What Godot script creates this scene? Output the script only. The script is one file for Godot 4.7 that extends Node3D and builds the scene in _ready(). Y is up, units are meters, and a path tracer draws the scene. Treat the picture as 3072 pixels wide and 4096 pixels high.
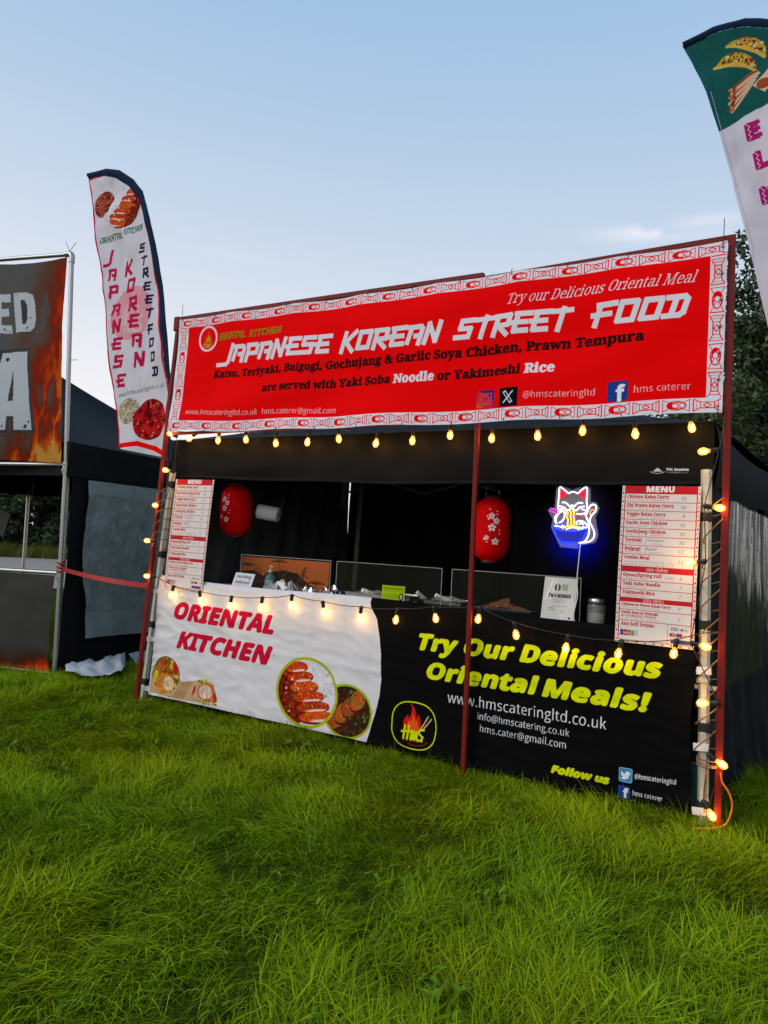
extends Node3D
# A street-food stall under a black gazebo on a grass field at dusk.

var rng := RandomNumberGenerator.new()
var used := {}
var M := {}
const GY := -0.05          # level of the soil; the grass stands up to about the zero level

# ---------------------------------------------------------------- naming helpers
func numbered(n: String) -> String:
	var k: int = used.get(n, 0)
	used[n] = k + 1
	return n if k == 0 else "%s_%03d" % [n, k]

func thing(called: String, label: String, category: String, at := Vector3.ZERO, group := "") -> Node3D:
	var o := Node3D.new()
	o.name = numbered(called)
	o.position = at
	o.set_meta("label", label)
	o.set_meta("category", category)
	if group != "":
		o.set_meta("group", group)
	add_child(o)
	return o

func struct(o: Node3D, called: String) -> void:
	o.name = called
	o.set_meta("kind", "structure")
	add_child(o)

# geometry of parts is written in world coordinates; the part is shifted back by where its thing stands
func part(mesh: Mesh, called: String, m: Material, parent: Node3D) -> MeshInstance3D:
	var o := MeshInstance3D.new()
	o.name = called
	o.mesh = mesh
	o.material_override = m
	if not (parent is MeshInstance3D):
		o.position = -parent.position
	parent.add_child(o, true)
	return o

func put(mesh: Mesh, called: String, m: Material, parent: Node3D, t: Transform3D) -> MeshInstance3D:
	var o := MeshInstance3D.new()
	o.name = called
	o.mesh = mesh
	o.material_override = m
	o.transform = t
	parent.add_child(o, true)
	return o

# ---------------------------------------------------------------- material helpers
func lin(r: float, g: float, b: float) -> Color:
	return Color(r, g, b).linear_to_srgb()

func mat(c: Color, rough := 0.7, metal := 0.0) -> StandardMaterial3D:
	var m := StandardMaterial3D.new()
	m.albedo_color = c
	m.roughness = rough
	m.metallic = metal
	m.cull_mode = BaseMaterial3D.CULL_DISABLED
	return m

func grain(c0: Color, c1: Color, freq: float, size: int, seed_: int, octaves := 4) -> ImageTexture:
	var n := FastNoiseLite.new()
	n.seed = seed_
	n.frequency = freq
	n.fractal_octaves = octaves
	var g := n.get_seamless_image(size, size)
	var im := Image.create(size, size, false, Image.FORMAT_RGB8)
	for y in size:
		for x in size:
			im.set_pixel(x, y, c0.lerp(c1, g.get_pixel(x, y).r))
	return ImageTexture.create_from_image(im)

func bumps(freq: float, size: int, seed_: int, octaves := 3) -> ImageTexture:
	var n := FastNoiseLite.new()
	n.seed = seed_
	n.frequency = freq
	n.fractal_octaves = octaves
	return ImageTexture.create_from_image(n.get_seamless_image(size, size))

func grained(c0: Color, c1: Color, freq: float, scale: float, rough: float, metal := 0.0, bump := 0.0, seed_ := 3) -> StandardMaterial3D:
	var m := mat(Color.WHITE, rough, metal)
	m.albedo_texture = grain(c0, c1, freq, 256, seed_)
	m.uv1_triplanar = true
	m.uv1_world_triplanar = true
	m.uv1_scale = Vector3.ONE * scale
	if bump > 0.0:
		m.heightmap_enabled = true
		m.heightmap_scale = bump
		m.heightmap_texture = bumps(freq, 256, seed_ + 9)
	return m

func printed(c: Canvas, rough := 0.75, through := 0.0) -> StandardMaterial3D:
	var m := mat(Color.WHITE, rough)
	m.albedo_texture = ImageTexture.create_from_image(c.im)
	m.texture_repeat = false
	m.metallic_specular = 0.15
	if through > 0.0:
		m.backlight_enabled = true
		m.backlight = Color(through, through, through)
	return m

func glowing(c: Color, strength: float) -> StandardMaterial3D:
	var m := mat(c, 0.4)
	m.emission_enabled = true
	m.emission = c
	m.emission_energy_multiplier = strength
	return m

# ---------------------------------------------------------------- shape helpers
class MB:
	var st := SurfaceTool.new()
	func _init() -> void:
		st.begin(Mesh.PRIMITIVE_TRIANGLES)
		st.set_smooth_group(0)
	func tri(a: Vector3, b: Vector3, c: Vector3) -> void:
		st.add_vertex(a); st.add_vertex(b); st.add_vertex(c)
	func quad(a: Vector3, b: Vector3, c: Vector3, d: Vector3) -> void:
		tri(a, b, c); tri(a, c, d)
	func flat() -> void:
		st.set_smooth_group(-1)
	func smooth() -> void:
		st.set_smooth_group(0)
	# box with chamfered long edges
	func box(c: Vector3, s: Vector3, b := Basis.IDENTITY, ch := 0.0) -> MB:
		flat()
		var h := s * 0.5
		if ch <= 0.0:
			ch = 0.0005
		ch = minf(ch, minf(h.x, minf(h.y, h.z)) * 0.6)
		var p := func(x: float, y: float, z: float) -> Vector3: return c + b * Vector3(x, y, z)
		# six faces, inset, then the twelve chamfers and eight corners
		for sg in [-1.0, 1.0]:
			quad(p.call(sg * h.x, -h.y + ch, -h.z + ch), p.call(sg * h.x, h.y - ch, -h.z + ch), p.call(sg * h.x, h.y - ch, h.z - ch), p.call(sg * h.x, -h.y + ch, h.z - ch))
			quad(p.call(-h.x + ch, sg * h.y, -h.z + ch), p.call(-h.x + ch, sg * h.y, h.z - ch), p.call(h.x - ch, sg * h.y, h.z - ch), p.call(h.x - ch, sg * h.y, -h.z + ch))
			quad(p.call(-h.x + ch, -h.y + ch, sg * h.z), p.call(h.x - ch, -h.y + ch, sg * h.z), p.call(h.x - ch, h.y - ch, sg * h.z), p.call(-h.x + ch, h.y - ch, sg * h.z))
			for sh in [-1.0, 1.0]:
				quad(p.call(sg * h.x, sh * (h.y - ch), -h.z + ch), p.call(sg * h.x, sh * (h.y - ch), h.z - ch), p.call(sg * (h.x - ch), sh * h.y, h.z - ch), p.call(sg * (h.x - ch), sh * h.y, -h.z + ch))
				quad(p.call(sg * h.x, -h.y + ch, sh * (h.z - ch)), p.call(sg * h.x, h.y - ch, sh * (h.z - ch)), p.call(sg * (h.x - ch), h.y - ch, sh * h.z), p.call(sg * (h.x - ch), -h.y + ch, sh * h.z))
				quad(p.call(-h.x + ch, sg * h.y, sh * (h.z - ch)), p.call(h.x - ch, sg * h.y, sh * (h.z - ch)), p.call(h.x - ch, sg * (h.y - ch), sh * h.z), p.call(-h.x + ch, sg * (h.y - ch), sh * h.z))
				for sk in [-1.0, 1.0]:
					tri(p.call(sg * h.x, sh * (h.y - ch), sk * (h.z - ch)), p.call(sg * (h.x - ch), sh * h.y, sk * (h.z - ch)), p.call(sg * (h.x - ch), sh * (h.y - ch), sk * h.z))
		return self
	func beam(a: Vector3, b2: Vector3, w: float, d: float, ch := 0.003) -> MB:
		var y := (b2 - a).normalized()
		var x := y.cross(Vector3(0, 0, 1))
		x = Vector3(1, 0, 0) if x.length() < 0.05 else x.normalized()
		var z := x.cross(y).normalized()
		return box((a + b2) * 0.5, Vector3(w, a.distance_to(b2), d), Basis(x, y, z), ch)
	func tube(path: Array, r, n := 8, caps := true) -> MB:
		smooth()
		var rings := []
		var u := Vector3.ZERO
		for i in path.size():
			var t: Vector3 = (path[mini(i + 1, path.size() - 1)] - path[maxi(i - 1, 0)]).normalized()
			if i == 0:
				u = t.cross(Vector3(0.13, 0.97, 0.21) if absf(t.y) < 0.9 else Vector3(1, 0.1, 0.2))
			u = (u - t * u.dot(t)).normalized()
			var v := t.cross(u)
			var rr: float = r[i] if r is Array else r
			var ring := []
			for k in n:
				var a := TAU * k / n
				ring.append(path[i] + (u * cos(a) + v * sin(a)) * rr)
			rings.append(ring)
		for i in rings.size() - 1:
			for k in n:
				var k2 := (k + 1) % n
				quad(rings[i][k], rings[i][k2], rings[i + 1][k2], rings[i + 1][k])
		if caps:
			flat()
			for e in [0, rings.size() - 1]:
				for k in range(1, n - 1):
					tri(rings[e][0], rings[e][k], rings[e][k + 1])
		return self
	func lathe(prof: Array, at := Vector3.ZERO, n := 24, uvs := false) -> MB:
		smooth()
		for i in prof.size() - 1:
			for k in n:
				var a0 := TAU * k / n
				var a1 := TAU * (k + 1) / n
				var q := [[i, a0, float(k) / n], [i, a1, float(k + 1) / n], [i + 1, a1, float(k + 1) / n], [i + 1, a0, float(k) / n]]
				for j in [0, 1, 2, 0, 2, 3]:
					var pr: Vector2 = prof[q[j][0]]
					if uvs:
						st.set_uv(Vector2(q[j][2], 1.0 - float(q[j][0]) / (prof.size() - 1)))
					st.add_vertex(at + Vector3(sin(q[j][1]) * pr.x, pr.y, cos(q[j][1]) * pr.x))
		return self
	# sheet of nu x nv cells; f(u, v) -> position, g(u, v, position) -> uv
	func sheet(nu: int, nv: int, f: Callable, g = null) -> MB:
		smooth()
		var pts := []
		var uvs := []
		for j in nv + 1:
			for i in nu + 1:
				var u := float(i) / nu
				var v := float(j) / nv
				var p: Vector3 = f.call(u, v)
				pts.append(p)
				uvs.append(g.call(u, v, p) if g != null else Vector2(u, 1.0 - v))
		for j in nv:
			for i in nu:
				var q := [j * (nu + 1) + i, j * (nu + 1) + i + 1, (j + 1) * (nu + 1) + i + 1, (j + 1) * (nu + 1) + i]
				for k in [0, 2, 1, 0, 3, 2]:
					st.set_uv(uvs[q[k]])
					st.add_vertex(pts[q[k]])
		return self
	# flat plate with the given outline (x, y) at depth z, of thickness t
	func plate(outline: PackedVector2Array, z: float, t: float) -> MB:
		flat()
		var ix := Geometry2D.triangulate_polygon(outline)
		for zz in [z, z - t]:
			for k in range(0, ix.size(), 3):
				tri(Vector3(outline[ix[k]].x, outline[ix[k]].y, zz), Vector3(outline[ix[k + 1]].x, outline[ix[k + 1]].y, zz), Vector3(outline[ix[k + 2]].x, outline[ix[k + 2]].y, zz))
		for k in outline.size():
			var a := outline[k]
			var b2 := outline[(k + 1) % outline.size()]
			quad(Vector3(a.x, a.y, z), Vector3(b2.x, b2.y, z), Vector3(b2.x, b2.y, z - t), Vector3(a.x, a.y, z - t))
		return self
	func done() -> ArrayMesh:
		st.generate_normals()
		return st.commit()

func curve(pts: Array, per := 6) -> Array:
	# smooth path through points (Catmull-Rom)
	var out := []
	for i in pts.size() - 1:
		var a = pts[maxi(i - 1, 0)]
		var b = pts[i]
		var c = pts[i + 1]
		var d = pts[mini(i + 2, pts.size() - 1)]
		for k in per:
			var t := float(k) / per
			out.append(0.5 * ((2.0 * b) + (c - a) * t + (2.0 * a - 5.0 * b + 4.0 * c - d) * t * t + (3.0 * b - a - 3.0 * c + d) * t * t * t))
	out.append(pts[pts.size() - 1])
	return out

func v2(a: Array, z: float, o := Vector2.ZERO) -> Array:
	var out := []
	for k in range(0, a.size(), 2):
		out.append(Vector3(a[k] + o.x, a[k + 1] + o.y, z))
	return out

func along(pts: Array, t: float) -> Vector2:
	# point on a polyline of (x, y) pairs, t by index
	var f := clampf(t, 0.0, 1.0) * (pts.size() - 1)
	var i := mini(int(f), pts.size() - 2)
	return (pts[i] as Vector2).lerp(pts[i + 1], f - i)

# ---------------------------------------------------------------- printing: a canvas in metres
class Canvas:
	var im: Image
	var s: float
	var x0: float
	var y1: float
	var w: float
	var h: float
	var clip := []          # [cx, cy, rx, ry] in pixels
	static var fonts := {}
	static var heads := {}
	func _init(ax0: float, ay0: float, ax1: float, ay1: float, px: int, bg: Color) -> void:
		x0 = ax0; y1 = ay1; w = ax1 - ax0; h = ay1 - ay0
		s = px / w
		im = Image.create(px, maxi(4, int(h * s)), false, Image.FORMAT_RGB8)
		im.fill(bg)
	func uv(p: Vector3) -> Vector2:
		return Vector2((p.x - x0) / w, (y1 - p.y) / h)
	func px(p: Vector2) -> Vector2:
		return Vector2((p.x - x0) * s, (y1 - p.y) * s)
	func clip_ellipse(cx: float, cy: float, rx: float, ry: float) -> void:
		var c := px(Vector2(cx, cy))
		clip = [c.x, c.y, rx * s, ry * s]
	func tri(a: Vector2, b: Vector2, c: Vector2, col: Color) -> void:
		var p := [a, b, c]
		p.sort_custom(func(m, n): return m.y < n.y)
		var ya := maxi(0, int(ceil(p[0].y - 0.5)))
		var yb := mini(im.get_height() - 1, int(floor(p[2].y - 0.5)))
		for y in range(ya, yb + 1):
			var yy := y + 0.5
			var t: float = (yy - p[0].y) / maxf(p[2].y - p[0].y, 1e-6)
			var xa: float = p[0].x + (p[2].x - p[0].x) * t
			var xb: float
			if yy < p[1].y:
				xb = p[0].x + (p[1].x - p[0].x) * (yy - p[0].y) / maxf(p[1].y - p[0].y, 1e-6)
			else:
				xb = p[1].x + (p[2].x - p[1].x) * (yy - p[1].y) / maxf(p[2].y - p[1].y, 1e-6)
			var l := minf(xa, xb)
			var r := maxf(xa, xb)
			if clip.size() > 0:
				var k: float = 1.0 - pow((yy - clip[1]) / clip[3], 2.0)
				if k <= 0.0:
					continue
				l = maxf(l, clip[0] - clip[2] * sqrt(k))
				r = minf(r, clip[0] + clip[2] * sqrt(k))
			var li := maxi(0, int(ceil(l - 0.5)))
			var ri := mini(im.get_width() - 1, int(floor(r - 0.5)))
			if ri >= li:
				im.fill_rect(Rect2i(li, y, ri - li + 1, 1), col)
	func poly(pts: Array, col: Color) -> void:
		var q := PackedVector2Array()
		for p in pts:
			q.append(px(p))
		var ix := Geometry2D.triangulate_polygon(q)
		for k in range(0, ix.size(), 3):
			tri(q[ix[k]], q[ix[k + 1]], q[ix[k + 2]], col)
	func rect(ax: float, ay: float, bx: float, by: float, col: Color) -> void:
		poly([Vector2(ax, ay), Vector2(bx, ay), Vector2(bx, by), Vector2(ax, by)], col)
	func round_rect(ax: float, ay: float, bx: float, by: float, r: float, col: Color) -> void:
		var pts := []
		for c in [[bx - r, by - r, 0.0], [ax + r, by - r, 90.0], [ax + r, ay + r, 180.0], [bx - r, ay + r, 270.0]]:
			for k in 5:
				var a: float = deg_to_rad(c[2] + k * 22.5)
				pts.append(Vector2(c[0] + r * cos(a), c[1] + r * sin(a)))
		poly(pts, col)
	func ellipse(cx: float, cy: float, rx: float, ry: float, col: Color, n := 28, turn := 0.0) -> void:
		var c := px(Vector2(cx, cy))
		var q := []
		for k in n:
			var a := TAU * k / n
			q.append(c + Vector2(cos(a) * rx, -sin(a) * ry).rotated(-turn) * s)
		for k in range(1, n - 1):
			tri(q[0], q[k], q[k + 1], col)
	func ring(cx: float, cy: float, rx: float, ry: float, t: float, col: Color, n := 32) -> void:
		var pts := []
		for k in n + 1:
			pts.append(Vector2(cx + cos(TAU * k / n) * rx, cy + sin(TAU * k / n) * ry))
		stroke(pts, t, col)
	func stroke(pts: Array, t: float, col: Color, ext := 0.5) -> void:
		for k in pts.size() - 1:
			var d: Vector2 = (pts[k + 1] - pts[k]).normalized()
			var n := Vector2(-d.y, d.x) * t * 0.5
			var a: Vector2 = pts[k] - d * t * ext
			var b: Vector2 = pts[k + 1] + d * t * ext
			var q := [px(a + n), px(b + n), px(b - n), px(a - n)]
			tri(q[0], q[1], q[2], col)
			tri(q[0], q[2], q[3], col)
	static func font(family: String, weight: int) -> Font:
		var key := family + str(weight)
		if not fonts.has(key):
			var f := SystemFont.new()
			f.font_names = PackedStringArray([family])
			f.font_weight = weight
			fonts[key] = f
		return fonts[key]
	static func letters(t: String, family: String, weight: int) -> PackedVector3Array:
		var m := TextMesh.new()
		m.font = font(family, weight)
		m.font_size = 64
		m.pixel_size = 1.0 / 64.0
		m.depth = 0.0
		m.curve_step = 4.0
		m.horizontal_alignment = HORIZONTAL_ALIGNMENT_LEFT
		m.text = t
		var a := m.surface_get_arrays(0)
		return a[Mesh.ARRAY_VERTEX]
	# text with its baseline at (x, y), stretched to width wd and capital height cap; fat thickens the strokes (metres)
	func text(t: String, x: float, y: float, wd: float, cap: float, col: Color, family := "Droid Sans", weight := 400, slant := 0.0, fat := 0.0, rise := 0.0) -> void:
		var key := family + str(weight)
		if not heads.has(key):
			var hv := letters("H", family, weight)
			var lo := 1e9
			var hi := -1e9
			for v in hv:
				lo = minf(lo, v.y)
				hi = maxf(hi, v.y)
			heads[key] = Vector2(lo, hi - lo)
		var hd: Vector2 = heads[key]
		var vs := letters(t, family, weight)
		var xa := 1e9
		var xb := -1e9
		for v in vs:
			xa = minf(xa, v.x)
			xb = maxf(xb, v.x)
		var sy := cap / hd.y
		var sx := wd / maxf(xb - xa, 1e-5) if wd > 0.0 else sy
		var offs := [Vector2.ZERO]
		if fat > 0.0:
			offs = [Vector2(fat, 0), Vector2(-fat, 0), Vector2(0, fat), Vector2(0, -fat), Vector2(fat, fat) * 0.7, Vector2(-fat, -fat) * 0.7]
		for o in offs:
			for k in range(0, vs.size(), 3):
				var q := []
				for j in 3:
					var v := vs[k + j]
					var yy := (v.y - hd.x) * sy
					var xx := (v.x - xa) * sx
					q.append(px(Vector2(x + xx + yy * slant, y + yy + xx * rise) + o))
				tri(q[0], q[1], q[2], col)
	# angular brush-like capitals, drawn as strokes on a grid
	const GLYPH := {
		"J": [[0.72, 1.0, 0.72, 0.02, 0.62, -0.12, 0.0, -0.12]],
		"A": [[0.0, 0.86, 0.62, 0.86, 0.72, 0.76, 0.72, 0.0], [0.14, 0.86, 0.1, 0.1], [0.42, 0.42, 0.72, 0.42]],
		"P": [[0.0, 0.9, 0.62, 0.9, 0.72, 0.8, 0.72, 0.42, 0.3, 0.42], [0.12, 0.7, 0.12, 0.0]],
		"N": [[0.1, 0.0, 0.1, 0.95, 0.66, 0.05, 0.66, 1.0]],
		"E": [[0.05, 0.9, 0.78, 0.9], [0.16, 0.9, 0.16, 0.1, 0.8, 0.1], [-0.06, 0.5, 0.68, 0.5]],
		"S": [[0.76, 0.9, 0.12, 0.9, 0.12, 0.52, 0.68, 0.52, 0.68, 0.1, -0.02, 0.1]],
		"K": [[0.1, 0.0, 0.1, 1.0], [0.74, 0.98, 0.24, 0.5, 0.76, -0.02]],
		"O": [[0.1, 0.1, 0.1, 0.9, 0.7, 0.9, 0.7, 0.1, 0.1, 0.1]],
		"R": [[0.0, 0.9, 0.7, 0.9, 0.7, 0.46, 0.22, 0.46, 0.76, 0.0], [0.12, 0.9, 0.12, 0.0]],
		"T": [[-0.02, 0.88, 0.82, 0.88], [0.42, 1.0, 0.42, 0.0]],
		"F": [[0.05, 0.9, 0.8, 0.9], [0.16, 0.9, 0.16, 0.0], [-0.06, 0.48, 0.66, 0.48]],
		"D": [[-0.02, 0.9, 0.3, 0.9, 0.3, 0.1], [0.2, 0.9, 0.6, 0.9, 0.72, 0.78, 0.72, 0.2, 0.6, 0.1, 0.0, 0.1]],
		"I": [[0.4, 0.0, 0.4, 1.0]],
		"L": [[0.14, 1.0, 0.14, 0.1, 0.74, 0.1]],
		"C": [[0.76, 0.9, 0.12, 0.9, 0.12, 0.1, 0.74, 0.1]],
		"H": [[0.1, 0.0, 0.1, 1.0], [0.7, 0.0, 0.7, 1.0], [0.0, 0.5, 0.78, 0.5]],
		"M": [[0.06, 0.0, 0.06, 0.95, 0.4, 0.4, 0.74, 0.95, 0.74, 0.0]],
	}
	func brush(t: String, x: float, y: float, wd: float, cap: float, col: Color, slant := 0.0, thick := 0.2, turn := 0.0) -> void:
		var n := 0.0
		for ch in t:
			n += 0.5 if ch in " I" else 1.0
		var adv := wd / n
		var at := 0.0
		for ch in t:
			var step := adv * (0.5 if ch in " I" else 1.0)
			if GLYPH.has(ch):
				for g in GLYPH[ch]:
					var pts := []
					for k in range(0, g.size(), 2):
						var yy: float = g[k + 1] * cap
						var xx: float = (g[k] - (0.2 if ch == "I" else 0.0)) * adv * 1.08 + yy * slant + at
						pts.append(Vector2(x, y) + Vector2(xx, yy).rotated(turn))
					stroke(pts, thick * cap, col, 0.35)
			at += step

# ---------------------------------------------------------------- printed artwork
const RED := Color(0.97, 0.01, 0.02)
const WHITE := Color(0.9, 0.89, 0.92)
const CRIMSON := Color(0.78, 0.07, 0.2)
const LIME := Color(0.85, 0.89, 0.04)

func rr(a: float, b: float) -> float:
	return rng.randf_range(a, b)

func blobs(c: Canvas, cx: float, cy: float, rx: float, ry: float, n: int, size: float, cols: Array) -> void:
	for k in n:
		var a := rr(0, TAU)
		var d := sqrt(rng.randf())
		var x := cx + cos(a) * rx * d
		var y := cy + sin(a) * ry * d
		c.ellipse(x, y, size * rr(0.5, 1.3), size * rr(0.4, 1.0), cols[rng.randi() % cols.size()], 9, rr(0, PI))

func strands(c: Canvas, cx: float, cy: float, rx: float, ry: float, n: int, t: float, cols: Array) -> void:
	for k in n:
		var a := rr(0, TAU)
		var d := sqrt(rng.randf())
		var p := Vector2(cx + cos(a) * rx * d, cy + sin(a) * ry * d)
		var dir := rr(0, TAU)
		var pts := [p]
		for j in 7:
			dir += rr(-0.7, 0.7)
			p += Vector2(cos(dir), sin(dir)) * rx * 0.13
			pts.append(p)
		c.stroke(pts, t * rr(0.7, 1.2), cols[rng.randi() % cols.size()])

# sliced breaded chicken on rice with sauce, cut to an ellipse
func katsu(c: Canvas, cx: float, cy: float, rx: float, ry: float, flip := 1.0) -> void:
	c.clip_ellipse(cx, cy, rx, ry)
	c.ellipse(cx, cy, rx, ry, Color(0.86, 0.83, 0.85), 40)
	blobs(c, cx + flip * rx * 0.5, cy + ry * 0.45, rx * 0.6, ry * 0.6, 140, rx * 0.035, [Color(0.95, 0.93, 0.94), Color(0.76, 0.73, 0.78), Color(0.88, 0.85, 0.88)])
	var sauce := [Color(0.45, 0.1, 0.06), Color(0.6, 0.14, 0.07), Color(0.35, 0.08, 0.06), Color(0.68, 0.22, 0.1), Color(0.25, 0.09, 0.06)]
	c.ellipse(cx - flip * rx * 0.75, cy - ry * 0.3, rx * 0.75, ry * 1.1, Color(0.48, 0.11, 0.06), 30)
	blobs(c, cx - flip * rx * 0.65, cy - ry * 0.35, rx * 0.55, ry * 0.85, 120, rx * 0.06, sauce)
	for k in 6:
		var t := k / 5.0
		var px := cx + flip * lerpf(-0.42, 0.42, t) * rx
		var py := cy + lerpf(0.72, -0.68, t) * ry
		var hw := rx * lerpf(0.42, 0.62, t)
		var hh := ry * 0.15
		var tilt := 0.2 * flip
		var crust := [Color(0.78, 0.22, 0.07), Color(0.72, 0.17, 0.05), Color(0.83, 0.3, 0.1)]
		c.ellipse(px, py - hh * 0.25, hw * 1.02, hh * 1.25, Color(0.4, 0.09, 0.04), 26, tilt)
		c.ellipse(px, py, hw, hh * 1.15, crust[k % 3], 26, tilt)
		for j in 44:
			var a := rr(0, TAU)
			var d := sqrt(rng.randf())
			var o := Vector2(cos(a) * hw * d * 0.92, sin(a) * hh * d).rotated(tilt)
			c.ellipse(px + o.x, py + o.y, rx * rr(0.015, 0.04), rx * rr(0.01, 0.025), [Color(0.9, 0.42, 0.16), Color(0.63, 0.13, 0.04), Color(0.82, 0.3, 0.09), Color(0.93, 0.55, 0.26)][rng.randi() % 4], 7, rr(0, PI))
		var e := Vector2(hw * 0.2 * flip, -hh * 0.75).rotated(tilt)
		if k != 2:
			c.ellipse(px + e.x, py + e.y, hw * 0.62, hh * 0.3, Color(0.88, 0.66, 0.62), 18, tilt)
			c.ellipse(px + e.x * 1.1, py + e.y * 1.05, hw * 0.5, hh * 0.16, Color(0.95, 0.83, 0.8), 16, tilt)
	for k in 46:
		c.ellipse(cx + rr(-0.75, 0.7) * rx, cy + rr(-0.75, 0.7) * ry, rx * rr(0.02, 0.05), rx * rr(0.015, 0.03), [Color(0.38, 0.5, 0.12), Color(0.55, 0.65, 0.2), Color(0.24, 0.34, 0.1), Color(0.95, 0.88, 0.7)][rng.randi() % 4], 8, rr(0, PI))
	c.clip = []

func flame_mark(c: Canvas, cx: float, cy: float, s: float, col0: Color, col1: Color) -> void:
	var o := [[-0.3, -0.45], [-0.42, -0.15], [-0.33, 0.08], [-0.2, 0.22], [-0.17, 0.05], [-0.05, 0.28], [-0.02, 0.5], [-0.12, 0.72], [0.1, 0.52], [0.2, 0.25], [0.16, 0.08], [0.26, 0.2], [0.3, 0.32], [0.38, 0.1], [0.4, -0.12], [0.5, -0.22], [0.3, -0.45], [0.05, -0.52]]
	var pts := []
	for p in o:
		pts.append(Vector2(cx + p[0] * s, cy + p[1] * s))
	c.poly(pts, col0)
	var q := []
	for p in o:
		q.append(Vector2(cx + p[0] * s * 0.62 + 0.03 * s, cy - s * 0.12 + p[1] * s * 0.6))
	c.poly(q, col1)

# crude handwriting: the letters h m s as slanted strokes
func script_mark(c: Canvas, cx: float, cy: float, s: float, t: float, col: Color) -> void:
	for g in [[-0.5, -0.3, -0.42, 0.3], [-0.3, -0.3, -0.22, 0.32], [-0.58, 0.02, -0.16, 0.06], [-0.12, -0.3, -0.06, 0.1, -0.02, -0.28, 0.06, 0.1, 0.08, -0.28, 0.2, 0.1, 0.2, -0.3], [0.56, 0.24, 0.34, 0.2, 0.32, 0.02, 0.5, -0.1, 0.46, -0.28, 0.24, -0.3]]:
		var pts := []
		for k in range(0, g.size(), 2):
			pts.append(Vector2(cx + g[k] * s, cy + g[k + 1] * s))
		c.stroke(pts, t, col)

func face_f(c: Canvas, ax: float, ay: float, s: float) -> void:
	c.round_rect(ax, ay, ax + s, ay + s, s * 0.16, Color(0.13, 0.25, 0.55))
	c.text("f", ax + s * 0.42, ay, s * 0.42, s * 0.78, Color(0.93, 0.93, 0.96), "Droid Sans", 700, 0.0, s * 0.02)

# one tile of the border: a framed lozenge, or an oval flower; long axis along dir
func border_tile(c: Canvas, p: Vector2, dx: Vector2, dy: Vector2, flower: bool, t: float) -> void:
	var at := func(u: float, v: float) -> Vector2: return p + dx * u + dy * v
	for u in [0.0, 0.12]:
		c.stroke([at.call(u, 0.03), at.call(u, 0.97)], t, RED)
	if flower:
		c.stroke([at.call(0.14, 0.04), at.call(0.98, 0.96)], t * 0.8, RED)
		c.stroke([at.call(0.14, 0.96), at.call(0.98, 0.04)], t * 0.8, RED)
		for o in [[0.56, 0.5, 0.3, 0.36, 0], [0.46, 0.5, 0.2, 0.28, 1], [0.64, 0.5, 0.24, 0.28, 0], [0.53, 0.5, 0.1, 0.17, 2]]:
			var pts := []
			for k in 22:
				pts.append(at.call(o[0] + cos(TAU * k / 21.0) * o[2], o[1] + sin(TAU * k / 21.0) * o[3]))
			if o[4] == 0:
				c.stroke(pts, t, RED)
			else:
				c.poly(pts.slice(0, 21), RED if o[4] == 1 else WHITE)
	else:
		c.stroke([at.call(0.34, 0.26), at.call(0.78, 0.26), at.call(0.78, 0.74), at.call(0.34, 0.74), at.call(0.34, 0.26)], t, RED)
		for q in [[0.14, 0.04, 0.34, 0.26], [0.98, 0.04, 0.78, 0.26], [0.14, 0.96, 0.34, 0.74], [0.98, 0.96, 0.78, 0.74]]:
			c.stroke([at.call(q[0], q[1]), at.call(q[2], q[3])], t, RED)
		c.stroke([at.call(0.44, 0.5), at.call(0.56, 0.68), at.call(0.68, 0.5), at.call(0.56, 0.32), at.call(0.44, 0.5)], t, RED)
		for u in [0.22, 0.9]:
			c.stroke([at.call(u, 0.16), at.call(u, 0.84)], t * 0.6, RED)

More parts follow.
